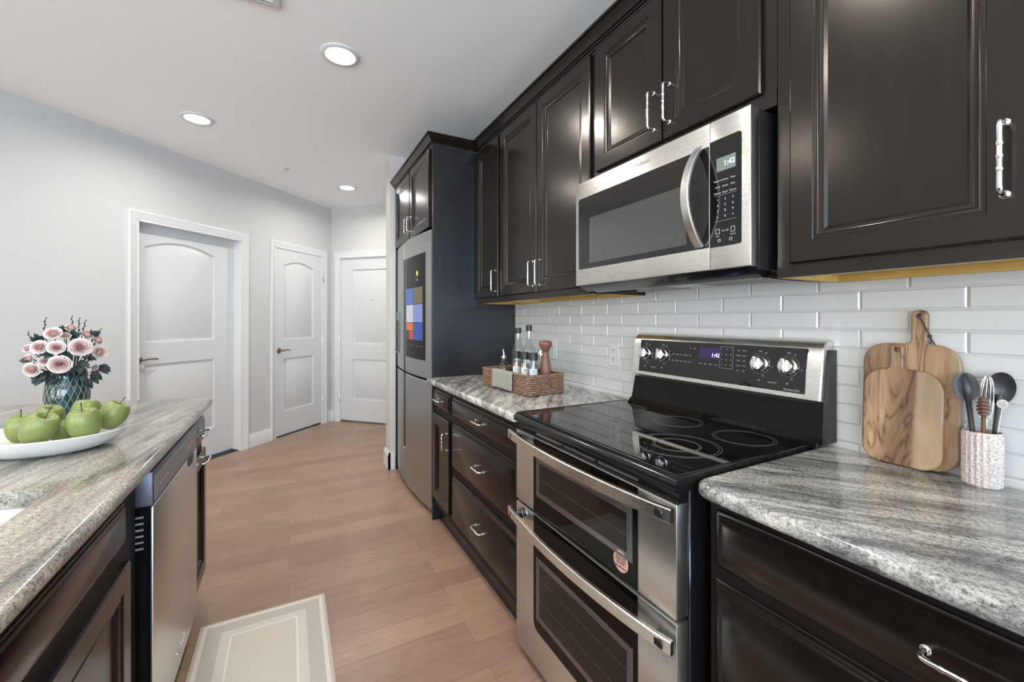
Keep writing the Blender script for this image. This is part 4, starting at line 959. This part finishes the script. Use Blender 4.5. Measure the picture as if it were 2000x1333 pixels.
# ================================================================== CUTTING BOARDS
def cut_mesh(o, c):
    md = o.modifiers.new('b', 'BOOLEAN'); md.object = c; md.operation = 'DIFFERENCE'; md.solver = 'EXACT'
    bpy.context.view_layer.update()
    me = bpy.data.meshes.new_from_object(o.evaluated_get(bpy.context.evaluated_depsgraph_get()))
    o.modifiers.clear(); o.data = me; bpy.data.objects.remove(c)
def board(label, base, top_dx, w, h, r, rt, hw, hl, hx, th, m):
    base = V(base); n = V((-1, 0, 0)); v = V((top_dx, 0, h)).normalized(); nn = V((-v.z, 0, v.x)); u = UY
    pts = []
    def arc(cx, cy, rr, a0, a1, k=8): pts.extend([(cx+rr*math.cos(a0+(a1-a0)*i/k), cy+rr*math.sin(a0+(a1-a0)*i/k)) for i in range(k+1)])
    arc(r, r, r, 1.5*PI, PI); arc(rt, h-rt, rt, PI, PI/2)
    f = 0.010; x0, x1 = hx-hw/2, hx+hw/2
    arc(x0-f, h+f, f, -PI/2, 0, 4)
    arc(x0+hw/2, h+hl-hw/2, hw/2, PI, 0, 10)
    arc(x1+f, h+f, f, PI, 1.5*PI, 4)
    arc(w-rt, h-rt, rt, PI/2, 0); arc(w-r, r, r, 0, -PI/2)
    b = MB(); e = 0.003
    P3 = lambda a, c, d: base + u*a + v*c + nn*d
    cx, cy = w/2, h/2
    def shr(p, k):
        i = pts.index(p); a = V(pts[i-1]); c = V(pts[(i+1) % len(pts)]); t_ = (c-a).normalized() if (c-a).length else V((1, 0)); q = V(p) + V((t_.y, -t_.x))*k; return q
    rings = [[P3(*shr(p, -0 if d in (0.003, th-0.003) else e*0.8), d) if False else P3(*shr(p, kk), d) for p in pts] for d, kk in ((0, e), (e, 0), (th-e, 0), (th, e))]
    b.loops(rings)
    t = thing('cutting_board', label, 'cutting board', tuple(base + u*w/2), 'cutting boards by the range')
    o = obj('board', b, m, t)
    hole = P3(hx, h+hl-hw*0.55, 0)
    c = MB().lathe([(hw*0.24, -0.02), (hw*0.24, th+0.02)], hole, 16, nn); c = obj('cut', c, m, t); cut_mesh(o, c)
    for q in o.data.polygons: q.use_smooth = True
    o.data.set_sharp_from_angle(angle=math.radians(38))
    return t, hole, u, v, nn
t, hole, u_, v_, n_ = board('larger walnut cutting board leaning on the tiles, behind the smaller one', (1.3800, 0.560, ZC+0.0008), 0.016, 0.188, 0.304, 0.045, 0.050, 0.030, 0.086, 0.112, 0.016, board_wood('walnut board', 1.7, 0.70, ((0.018, 0.045), (-0.098, -0.078))))
cord = MB().tube([hole + u_*a + v_*c + n_*d for a, c, d in ((-0.002, 0.004, -0.002), (0.0, 0.003, 0.018), (0.006, -0.010, 0.020), (0.014, -0.030, 0.019), (0.020, -0.045, 0.016), (0.020, -0.052, 0.010), (0.023, -0.063, 0.004), (0.027, -0.075, -0.004))], 0.0016, 8)
cord.ball(hole + u_*0.020 - v_*0.049 + n_*0.013, 0.0042, 10)
cord.tube([hole + u_*0.020 - v_*0.050 + n_*0.012, hole + u_*0.021 - v_*0.064 + n_*0.010, hole + u_*0.018 - v_*0.074 + n_*0.004], 0.0014, 6)
obj('leather_cord', cord, mat('dark leather', (0.035,0.018,0.014), 0.6), t)
board('smaller walnut cutting board with pale sapwood stripe leaning in front', (1.3600, 0.552, ZC+0.0008), 0.013, 0.156, 0.240, 0.040, 0.050, 0.026, 0.064, 0.068, 0.015, board_wood('walnut board light', 4.4, 0.76, ((-0.085, -0.022),)))

# ================================================================== CROCK AND UTENSILS
KX, KY, KR = 1.354, 0.333, 0.031
t = thing('utensil_crock', 'speckled ribbed stoneware crock holding kitchen utensils', 'crock', (KX, KY, ZC))
m, n, l, b_ = new_mat('speckled stoneware')
tc = n.new('ShaderNodeTexCoord'); nz = noise(n, l, tc.outputs['Object'], 320, 3, 0.7)
l.new(ramp(n, [(0.38, (0.30,0.245,0.22)), (0.50, (0.48,0.43,0.40)), (0.62, (0.60,0.565,0.53))], nz.outputs[0], l).outputs[0], b_.inputs['Base Color']); b_.inputs['Roughness'].default_value = 0.75
bp = n.new('ShaderNodeBump'); bp.inputs['Strength'].default_value = 0.4; bp.inputs['Distance'].default_value = 0.001; l.new(nz.outputs[0], bp.inputs['Height']); l.new(bp.outputs[0], b_.inputs['Normal'])
K = 120; rings = []
for r_, z, rib in ((KR*0.9, 0.0, 0), (KR*0.98, 0.003, 0.3), (KR, 0.008, 1), (KR, 0.112, 1), (KR*0.99, 0.117, 0.2), (KR*0.955, 0.120, 0), (KR*0.91, 0.117, 0), (KR*0.90, 0.105, 0), (KR*0.88, 0.006, 0)):
    rings.append([V((KX + (r_+rib*0.0016*math.copysign(abs(math.cos(20*a))**0.6, math.cos(20*a)))*math.cos(a), KY + (r_+rib*0.0016*math.copysign(abs(math.cos(20*a))**0.6, math.cos(20*a)))*math.sin(a), ZC+z)) for a in [2*PI*i/K for i in range(K)]])
obj('crock_body', MB().loops(rings), m, t)
FL = ZC+0.0075
VD = V((-0.9, -0.42, 0)).normalized(); VR = V((VD.y, -VD.x, 0)); VR = VR if VR.y < 0 else -VR      # towards / across the open kitchen side
def utensil(name, label, cat, bx, by): return thing(name, label, cat, (bx, by, FL), 'utensils in the crock')
M['slate'] = mat('slate grey nylon', (0.13,0.145,0.155), 0.35); M['coal'] = mat('charcoal nylon', (0.018,0.019,0.021), 0.35)
def ladle(label, foot, top, rw, rh, mb_, mh, ridge):
    foot = V(foot); top = V(top); t = utensil('serving_spoon', label, 'spoon', foot.x, foot.y)
    ax = (top-foot).normalized(); sd = VR - ax*VR.dot(ax); sd.normalize(); ou = sd.cross(ax); ou = ou if ou.dot(VD) > 0 else -ou
    b = MB()
    def bowl(i, j, d):
        a = 2*PI*i/32; k = j/6
        return top + sd*(rw*k*math.cos(a)) + ax*(rh*k*math.sin(a)) - ou*(0.010*(1-k*k)) + ou*d
    rings = [[bowl(i, j, 0) for i in range(32)] for j in range(1, 7)] + [[bowl(i, j, -0.0025) for i in range(32)] for j in range(6, 0, -1)]
    b.loops(rings); obj('bowl', b, mb_, t)
    b = MB(); e = top - ax*rh*0.9
    pts = [foot + ax*0.001, foot.lerp(e, 0.6), e, e + ax*rh*0.5 + ou*0.004*ridge]; rs = [0.0048, 0.0045, 0.0055, 0.008 if ridge else 0.005]
    if ridge: pts += [top + ax*rh*0.35 + ou*0.003, top + ax*rh*0.95]; rs += [0.0075, 0.002]
    b.tube(pts, rs, 10, flat=0.6, up=ou); obj('shaft', b, mh, t)
ladle('round slate grey serving spoon with a dark ridge, leftmost in the crock', (1.346, 0.336, FL), (1.357, 0.358, 1.128), 0.0205, 0.032, M['slate'], M['coal'], 1)
ladle('round charcoal serving spoon standing at the back of the crock', (1.372, 0.328, FL), (1.374, 0.310, 1.130), 0.0225, 0.0355, M['coal'], M['coal'], 0)
foot = V((1.356, 0.336, FL)); top = V((1.348, 0.3225, 1.158)); t = utensil('wire_whisk', 'steel wire whisk with loop end up in the crock', 'whisk', foot.x, foot.y)
ax = (top-foot).normalized(); b = MB()
for k in range(5):
    a = PI*k/5; sd = VR*math.cos(a) + VD*math.sin(a); sd = (sd - ax*sd.dot(ax)).normalized()
    pts = []
    for i in range(25):
        q = i/24*2-1; yy = 1-abs(q)
        f = abs(q); w = 0.0195*math.sin(PI*min(1, (1-f)*0.5+0.0)) if False else 0.0195*math.sin(PI*(0.5*(1-f)**0.0))*0
        tt = PI*(i/24); w = 0.0140*math.cos(tt)*(0.55+0.45*math.sin(tt)**0.5) ; h = math.sin(tt)**0.75
        pts.append(top - ax*0.095*(1-h) + sd*w)
    b.tube(pts, 0.00085, 6)
obj('wire_loops', b, M['chrome'], t)
obj('shaft', MB().tube([foot+ax*0.001, top - ax*0.094], [0.006, 0.005], 10), M['chrome'], t)
foot = V((1.340, 0.326, FL)); top = V((1.338, 0.3275, 1.108)); t = utensil('honey_dipper', 'brown wooden honey dipper at the front of the crock', 'honey dipper', foot.x, foot.y); ax = (top-foot).normalized()
M['dip'] = mat('dark beech', (0.115,0.055,0.035), 0.5, var=0.25, vscale=60)
pr = [(0.004, -0.040)]
for i in range(5):
    z = -0.036+i*0.0075; rr = [0.0088, 0.0104, 0.0107, 0.0098, 0.0076][i]; pr += [(0.0055, z), (rr, z+0.0012), (rr, z+0.0052), (0.0055, z+0.0064)]
pr += [(0.005, 0.003), (0, 0.0035)]
obj('dipper_head', MB().lathe(pr, top, 20, ax), M['dip'], t); obj('shaft', MB().tube([foot+ax*0.001, top-ax*0.038], 0.0042, 8), M['dip'], t)
foot = V((1.355, 0.322, FL)); top = V((1.360, 0.3045, 1.098)); t = utensil('measuring_spoon', 'small steel measuring spoon at the right edge of the crock', 'spoon', foot.x, foot.y); ax = (top-foot).normalized()
b = MB(); ou = VD.copy(); sd = ax.cross(ou).normalized()
b.loops([[top + sd*(r_*math.cos(2*PI*i/20)) + ax*(r_*1.15*math.sin(2*PI*i/20)) + ou*d for i in range(20)] for r_, d in ((0.0085, 0.0), (0.0068, -0.005), (0.0034, -0.008), (0.0025, -0.007), (0.0062, -0.004), (0.0078, 0.0))]); obj('bowl', b, M['nickel'], t)
obj('shaft', MB().tube([foot+ax*0.001, top-ax*0.011], 0.0016, 8), M['nickel'], t)

# ================================================================== FRUIT PLATTER
ZI = 0.9142
PC = V((-0.598, 1.653, ZI)); pa, pb, pang = 0.1755, 0.138, -0.1823
t = thing('fruit_platter', 'white oval platter full of green apples on the island', 'platter', tuple(PC))
def ell(k, z): return [PC + V((pa*k*math.cos(a)*math.cos(pang)-pb*k*math.sin(a)*math.sin(pang), pa*k*math.cos(a)*math.sin(pang)+pb*k*math.sin(a)*math.cos(pang), z)) for a in [2*PI*i/64 for i in range(64)]]
obj('dish', MB().loops([ell(0.45, 0.0), ell(0.62, 0.001), ell(0.80, 0.012), ell(0.93, 0.032), ell(1.0, 0.050), ell(0.995, 0.0525), ell(0.975, 0.050), ell(0.90, 0.034), ell(0.80, 0.020), ell(0.62, 0.010), ell(0.3, 0.008)]), mat('white glazed stoneware', (0.66,0.65,0.62), 0.25), t)
m, n, l, b_ = new_mat('green apple skin')
tc = n.new('ShaderNodeTexCoord'); mp = n.new('ShaderNodeMapping'); mp.inputs['Scale'].default_value = (60, 60, 6); l.new(tc.outputs['Object'], mp.inputs[0])
nz = noise(n, l, mp.outputs[0], 1.0, 5, 0.7); nz2 = noise(n, l, tc.outputs['Object'], 18, 3)
c = ramp(n, [(0.3, (0.14,0.18,0.042)), (0.55, (0.195,0.235,0.070)), (0.75, (0.28,0.31,0.125))], nz.outputs[0], l)
c2 = mixc(n, l, 0.5, c.outputs[0], ramp(n, [(0.35, (0.8,0.85,0.7)), (0.65, (1.12,1.08,1.1))], nz2.outputs[0], l).outputs[0], 'MULTIPLY')
l.new(c2, b_.inputs['Base Color']); b_.inputs['Roughness'].default_value = 0.36
prof = []
for i in range(25):
    a = -PI/2 + PI*i/24; rr = math.cos(a); z = math.sin(a)
    R_ = rr*(1.0 + 0.06*z); Z_ = z*0.98
    if z > 0.55: Z_ -= 0.62*((z-0.55)/0.45)**2.2*(1-min(1, rr/0.95))*1.0
    if z < -0.75: Z_ += 0.25*((-z-0.75)/0.25)**2
    prof.append((max(R_, 0.0), Z_))
amesh = None
APPLES = [((-0.655, 1.665), 0.038, 0.980, (0.06, 0.10), 'green apple at the left end of the platter, half behind its neighbour'),
 ((-0.592, 1.588), 0.0425, 0.989, (0.45, -0.16), 'large green apple at front left with its stem hollow turned outwards'),
 ((-0.574, 1.664), 0.034, 0.963, (-0.06, 0.10), 'small green apple wedged between the two large front ones'),
 ((-0.632, 1.748), 0.039, 0.987, (0.12, 0.25), 'green apple in the back row at left, before the vase'),
 ((-0.549, 1.744), 0.0405, 0.996, (0.30, -0.05), 'green apple in the back row at right, topmost of the pile'),
 ((-0.506, 1.596), 0.0425, 0.991, (0.10, 0.12), 'large green apple at the front right centre of the platter'),
 ((-0.468, 1.677), 0.0405, 0.995, (0.05, 0.45), 'tall green apple standing at the right end of the platter')]
amesh = smesh = None
for (x, y), r_, z, (tx, ty), lab in APPLES:
    t = thing('apple', lab, 'apple', (x, y, z), 'green apples on the platter'); t.rotation_euler = (tx, ty, x*40)
    if amesh is None:
        b = MB().lathe([(p_[0], p_[1]) for p_ in prof], (0, 0, 0), 32, cap0=False, cap1=False)
        bmesh.ops.remove_doubles(b.bm, verts=b.bm.verts[:], dist=1e-5)
        a_ = obj('apple_flesh', b, m, None); amesh = a_.data
        s_ = obj('stem', MB().tube([V((0, 0, 0.52)), V((0.02, 0, 0.80)), V((0.09, 0.02, 1.12))], [0.035, 0.028, 0.045], 8), mat('apple stem', (0.05,0.045,0.03), 0.7), None); smesh = s_.data
    else:
        a_ = bpy.data.objects.new('apple_flesh', amesh); COL.objects.link(a_); s_ = bpy.data.objects.new('stem', smesh); COL.objects.link(s_)
    for q in (a_, s_): q.parent = t; q.location = (0, 0, 0); q.scale = (r_*0.86, r_*0.86, r_*(1.26 if r_ > 0.036 else 1.1))

# ================================================================== VASE OF ROSES
VC = V((-0.745, 2.200, ZI))
t = thing('flower_vase', 'round teal glass vase with diamond lattice holding pink roses', 'vase', tuple(VC))
vprof = [(0.040, 0), (0.046, 0.003), (0.055, 0.030), (0.0615, 0.065), (0.0620, 0.085), (0.0585, 0.115), (0.053, 0.140), (0.049, 0.155), (0.051, 0.165)]
obj('vase_glass', MB().lathe(vprof + [(0.048, 0.164), (0.046, 0.155), (0.050, 0.138), (0.055, 0.112), (0.0585, 0.085), (0.058, 0.065), (0.051, 0.032), (0.035, 0.006)], tuple(VC), 40), mat('dark teal glass', (0.010,0.050,0.052), 0.08, spec=0.7, var=0.6, vscale=30), t)
def vr(z):
    for (r0, z0), (r1, z1) in zip(vprof, vprof[1:]):
        if z0 <= z <= z1: return r0+(r1-r0)*(z-z0)/(z1-z0)
    return vprof[-1][0]
b = MB()
for sg in (1, -1):
    for k in range(20):
        a0 = 2*PI*k/20
        b.tube([VC + V(((vr(z)+0.0012)*math.cos(a0+sg*z*6.2), (vr(z)+0.0012)*math.sin(a0+sg*z*6.2), z)) for z in [0.006+0.150*i/14 for i in range(15)]], 0.0009, 5)
obj('lattice', b, mat('beige lattice line', (0.36,0.34,0.29), 0.4, 0.3), t)

vd = V((VC.x, VC.y, 0)).normalized(); vr_ = V((vd.y, -vd.x, 0)); SC = 519.0
BO_ = VC + V((0, 0, 0.228))
random.seed(7)
def dome(u, v, R):
    dx = (u-129)/SC*0.74; dz = EYE - (v-HORIZON)/SC - BO_.z
    dd = max(0.0006, R*R-dx*dx-dz*dz)**0.5
    return BO_ + vr_*dx + UP*dz - vd*dd
m, n, l, b_ = new_mat('blush rose petal')
tc = n.new('ShaderNodeTexCoord'); sp = n.new('ShaderNodeSeparateXYZ'); l.new(tc.outputs['Object'], sp.inputs[0])
cx_ = n.new('ShaderNodeCombineXYZ'); l.new(sp.outputs[0], cx_.inputs[0]); l.new(sp.outputs[1], cx_.inputs[1])
ln = n.new('ShaderNodeVectorMath'); ln.operation = 'LENGTH'; l.new(cx_.outputs[0], ln.inputs[0])
l.new(ramp(n, [(0.0, (0.64,0.31,0.29)), (0.22, (0.75,0.47,0.43)), (0.48, (0.76,0.58,0.53)), (0.8, (0.73,0.64,0.60)), (1.0, (0.70,0.63,0.59))], ln.outputs['Value'], l).outputs[0], b_.inputs['Base Color'])
b_.inputs['Roughness'].default_value = 0.6; b_.inputs['Subsurface Weight'].default_value = 0.0; b_.inputs['Sheen Weight'].default_value = 0.2
MR = m
def rose_mesh():
    b = MB(); rnd = random.Random(3)
    layers = [(3, 0.02, 0.10, 1.0, 1.7, 0.0), (4, 0.07, 0.24, 1.0, 1.35, 0.015), (5, 0.14, 0.41, 0.95, 1.05, 0.04), (5, 0.20, 0.58, 0.86, 0.95, 0.08), (6, 0.25, 0.76, 0.74, 0.80, 0.14), (6, 0.28, 0.92, 0.58, 0.78, 0.22)]
    th = 0
    for li, (k, r0, r1, h, wid, curl) in enumerate(layers):
        for i in range(k):
            th0 = 2*PI*i/k + li*0.55 + rnd.uniform(-0.1, 0.1); hh = h*rnd.uniform(0.94, 1.05); tw = rnd.uniform(0.10, 0.2)
            def f(u, v, th0=th0, hh=hh, tw=tw, r0=r0, r1=r1, wid=wid, curl=curl):
                s = 2*u-1; ww = wid*(0.45+0.55*math.sin(min(1, v*1.25)*PI/2))
                shape = 1-0.30*s*s*v                       # rounded upper outline
                rr = r0 + (r1-r0)*(math.sin(v*PI/2)**0.9) + curl*max(0, v-0.72)*1.6 + tw*0.25*s
                z = hh*(v**0.8)*shape - curl*1.3*max(0, v-0.72)
                a = th0 + s*ww
                return V((rr*math.cos(a), rr*math.sin(a), z))
            b.grid(f, 8, 7)
    return b
rmesh = cmesh = None
M['leaf'] = mat('dark rose leaf', (0.013,0.026,0.022), 0.55, var=0.4, vscale=30); M['stem'] = mat('green stem', (0.03,0.05,0.03), 0.6)
ROSES = [(153, 677, 20, 'largest open pink rose, right of the bouquet centre'), (116, 708, 19, 'open pink rose lowest in the bouquet, above the vase rim'), (110, 676, 15, 'open pink rose left of the largest rose'),
 (81, 675, 15, 'pink rose at upper left with pale outer petals'), (190, 689, 16, 'pink rose at the right edge of the bouquet'), (68, 717, 15, 'pink rose at the lower left edge of the bouquet'),
 (89, 702, 10.5, 'small half-open rose above the lowest rose, to its left'), (104, 650, 15, 'creamy white rose at upper left top of the bouquet'), (167, 654, 13, 'pale rose at the upper right of the bouquet'),
 (188, 666, 12, 'pale rose at the far right, above the edge rose'), (181, 721, 8, 'small pink rosebud low at the right'), (59, 678, 9, 'small rose at the far left edge of the bouquet'),
 (62, 698, 11, 'half-hidden rose at the left between the edge roses'), (137, 640, 12, 'white rose at the very top of the bouquet'), (127, 655, 9, 'small pale rose in the gap below the top leaf')]
ROOTS = []
def place(o, p, d, spin):
    o.location = p; o.rotation_mode = 'QUATERNION'
    o.rotation_quaternion = V((0, 0, 1)).rotation_difference(d.normalized()) @ Quaternion((0, 0, 1), spin)
for i, (u, v, rp, lab) in enumerate(ROSES):
    R = rp/SC*0.86; c = dome(u, v, 0.118 if rp >= 15 else 0.098); d = (c - BO_).normalized()*0.75 - vd*0.45 + UP*0.10
    root = c - d.normalized()*R*0.45
    t = thing('rose', lab, 'rose', tuple(root), 'roses in the vase'); place(t, root, d, i*1.3)
    if rmesh is None:
        o = obj('bloom', rose_mesh(), MR, None, recalc=False); rmesh = o.data
        k = MB()
        for j in range(5):
            a = 2*PI*j/5; e = V((math.cos(a), math.sin(a), 0)); sd = V((-e.y, e.x, 0))
            k.loops([[e*x + sd*w + UP*z for w in (-ww, 0, ww)] for x, z, ww in ((0.05, -0.08, 0.08), (0.30, 0.0, 0.16), (0.55, 0.10, 0.10), (0.75, 0.02, 0.01))], closed=False)
        k.ball((0, 0, -0.08), 0.15, 10)
        o2 = obj('sepal', k, M['leaf'], None, recalc=False); cmesh = o2.data
    else:
        o = bpy.data.objects.new('bloom', rmesh); COL.objects.link(o); o2 = bpy.data.objects.new('sepal', cmesh); COL.objects.link(o2)
    for q in (o, o2): q.parent = t; q.location = (0, 0, 0); q.scale = (R, R, R)
    inv = t.rotation_quaternion.inverted()
    neck = VC + V(((c.x-BO_.x)*0.30, (c.y-BO_.y)*0.30, 0.152)); low = VC + V(((c.x-BO_.x)*0.22, (c.y-BO_.y)*0.22, 0.02))
    loc = [inv @ (p - root) for p in (low, neck, neck.lerp(root, 0.6) + UP*0.01, root - d.normalized()*0.12*R)]
    ROOTS.append([t, root.copy(), 0, neck.copy(), root.copy()])
    s_ = obj('stem', MB().tube(loc, 0.0018, 6), M['stem'], None); s_.parent = t; s_.location = (0, 0, 0)
# leafy sprigs and dark bud twigs, each a stem of its own
def leaf(b, p, dirn, n, L, W):
    dirn = dirn.normalized(); sd = dirn.cross(n).normalized(); n = sd.cross(dirn).normalized()
    b.loops([[p + dirn*(L*t_) + sd*(W*w*s) + n*(0.12*L*math.sin(PI*t_) + abs(s)*W*w*0.35) for s in (-1, -0.5, 0, 0.5, 1)] for t_, w in ((0, 0.08), (0.15, 0.55), (0.35, 0.98), (0.55, 0.95), (0.75, 0.62), (0.9, 0.26), (1.0, 0.02))], closed=False)
SPRIGS = [(121, 641, 0.035, 'dark leaf sprig standing at the top of the bouquet'), (140, 652, 0.04, 'dark leaves beside the top roses'), (150, 715, 0.055, 'large dark leaves above the vase rim at right'), (152, 730, 0.05, 'broad dark leaves drooping over the vase front'),
 (90, 738, 0.05, 'dark leaves drooping at the left of the vase rim'), (72, 660, 0.035, 'dark leaves at the upper left edge of the bouquet'), (197, 726, 0.045, 'dark leaves reaching out at the lower right'), (176, 700, 0.04, 'dark leaves below the right edge rose'),
 (112, 742, 0.05, 'dark leaves hanging over the vase front at centre'), (76, 735, 0.04, 'dark leaves at the lower left of the bouquet'), (180, 742, 0.045, 'dark leaves over the vase rim at right'), (130, 695, 0.05, 'dark leaves between the open roses'),
 (95, 690, 0.04, 'dark leaves between the left roses'), (170, 672, 0.04, 'dark leaves between the right roses'), (56, 703, 0.03, 'small dark leaf tip at the far left edge'), (134, 748, 0.05, 'dark leaves lowest over the vase lattice'), (160, 750, 0.05, 'dark leaves low over the right side of the lattice'), (100, 730, 0.055, 'broad dark leaves under the lowest rose'),
 (128, 724, 0.05, 'dark leaves at the centre below the open roses'), (186, 652, 0.035, 'small dark leaves behind the upper right roses')]
for i, (u, v, L, lab) in enumerate(SPRIGS):          # the leaves grow on the stems of the roses nearest to them
    c = dome(u, v, 0.100); d = (c - BO_); d = d.normalized() + UP*(0.25 if v < 690 else -0.45); nn = (-vd + UP*0.3).normalized()
    if abs(d.normalized().dot(vd)) > 0.75: d = d - vd*d.dot(vd)*0.8
    own = min(ROOTS, key=lambda q: (q[1]-c).length + 0.02*q[2]); own[2] += 1; t = own[0]; inv = t.rotation_quaternion.inverted()
    b = MB(); random.seed(i)
    for k in range(4):
        dd = d.normalized() + vr_*random.uniform(-0.9, 0.9) + UP*random.uniform(-0.4, 0.4)
        leaf(b, c - d.normalized()*0.02, dd, nn + vr_*random.uniform(-0.5, 0.5), L*random.uniform(0.75, 1.1), L*0.26)
    b.tube([own[3], own[3].lerp(c, 0.6), c - d.normalized()*0.018], 0.0011, 6)
    for q in b.bm.verts: q.co = inv @ (q.co - own[4])
    o = obj('leaf_spray', b, M['leaf'], None, recalc=False); o.parent = t; o.location = (0, 0, 0)
TW = [(88, 648, 91, 622, 'dark budded twig at the top left of the bouquet'), (139, 640, 137, 618, 'tallest dark budded twig at the top of the bouquet'), (150, 645, 151, 622, 'dark budded twig right of the tallest twig'),
 (158, 648, 163, 626, 'dark budded twig at the upper right, slightly tilted'), (176, 664, 192, 643, 'dark budded twig leaning far to the right'), (70, 668, 61, 648, 'dark budded twig leaning to the far left')]
M['bud'] = mat('dark bud bark', (0.018,0.016,0.018), 0.7)
for u0, v0, u1, v1, lab in TW:
    a = BO_ + vr_*((u0-129)/SC*0.74) + UP*(EYE-(v0-HORIZON)/SC-BO_.z) - vd*0.02; e = BO_ + vr_*((u1-129)/SC*0.74) + UP*(EYE-(v1-HORIZON)/SC-BO_.z) - vd*0.03
    root = VC + V(((a.x-VC.x)*0.42, (a.y-VC.y)*0.42, 0.148)); t = thing('budded_twig', lab, 'twig', tuple(root), 'budded twigs in the vase')
    obj('twig', MB().tube([VC + V(((a.x-VC.x)*0.3, (a.y-VC.y)*0.3, 0.04)), root, a, e], [0.0016, 0.0016, 0.0014, 0.0008], 6), M['bud'], t)
    b = MB()
    for k in range(5):
        p = a.lerp(e, k/4); sd = vr_*(0.0032*(-1)**k)
        b.ball(p + sd*0.7, 0.0026 - 0.0002*k, 8, (0.8, 0.8, 1.9))
    o = obj('bud', b, M['bud'], t); o['kind'] = 'stuff'
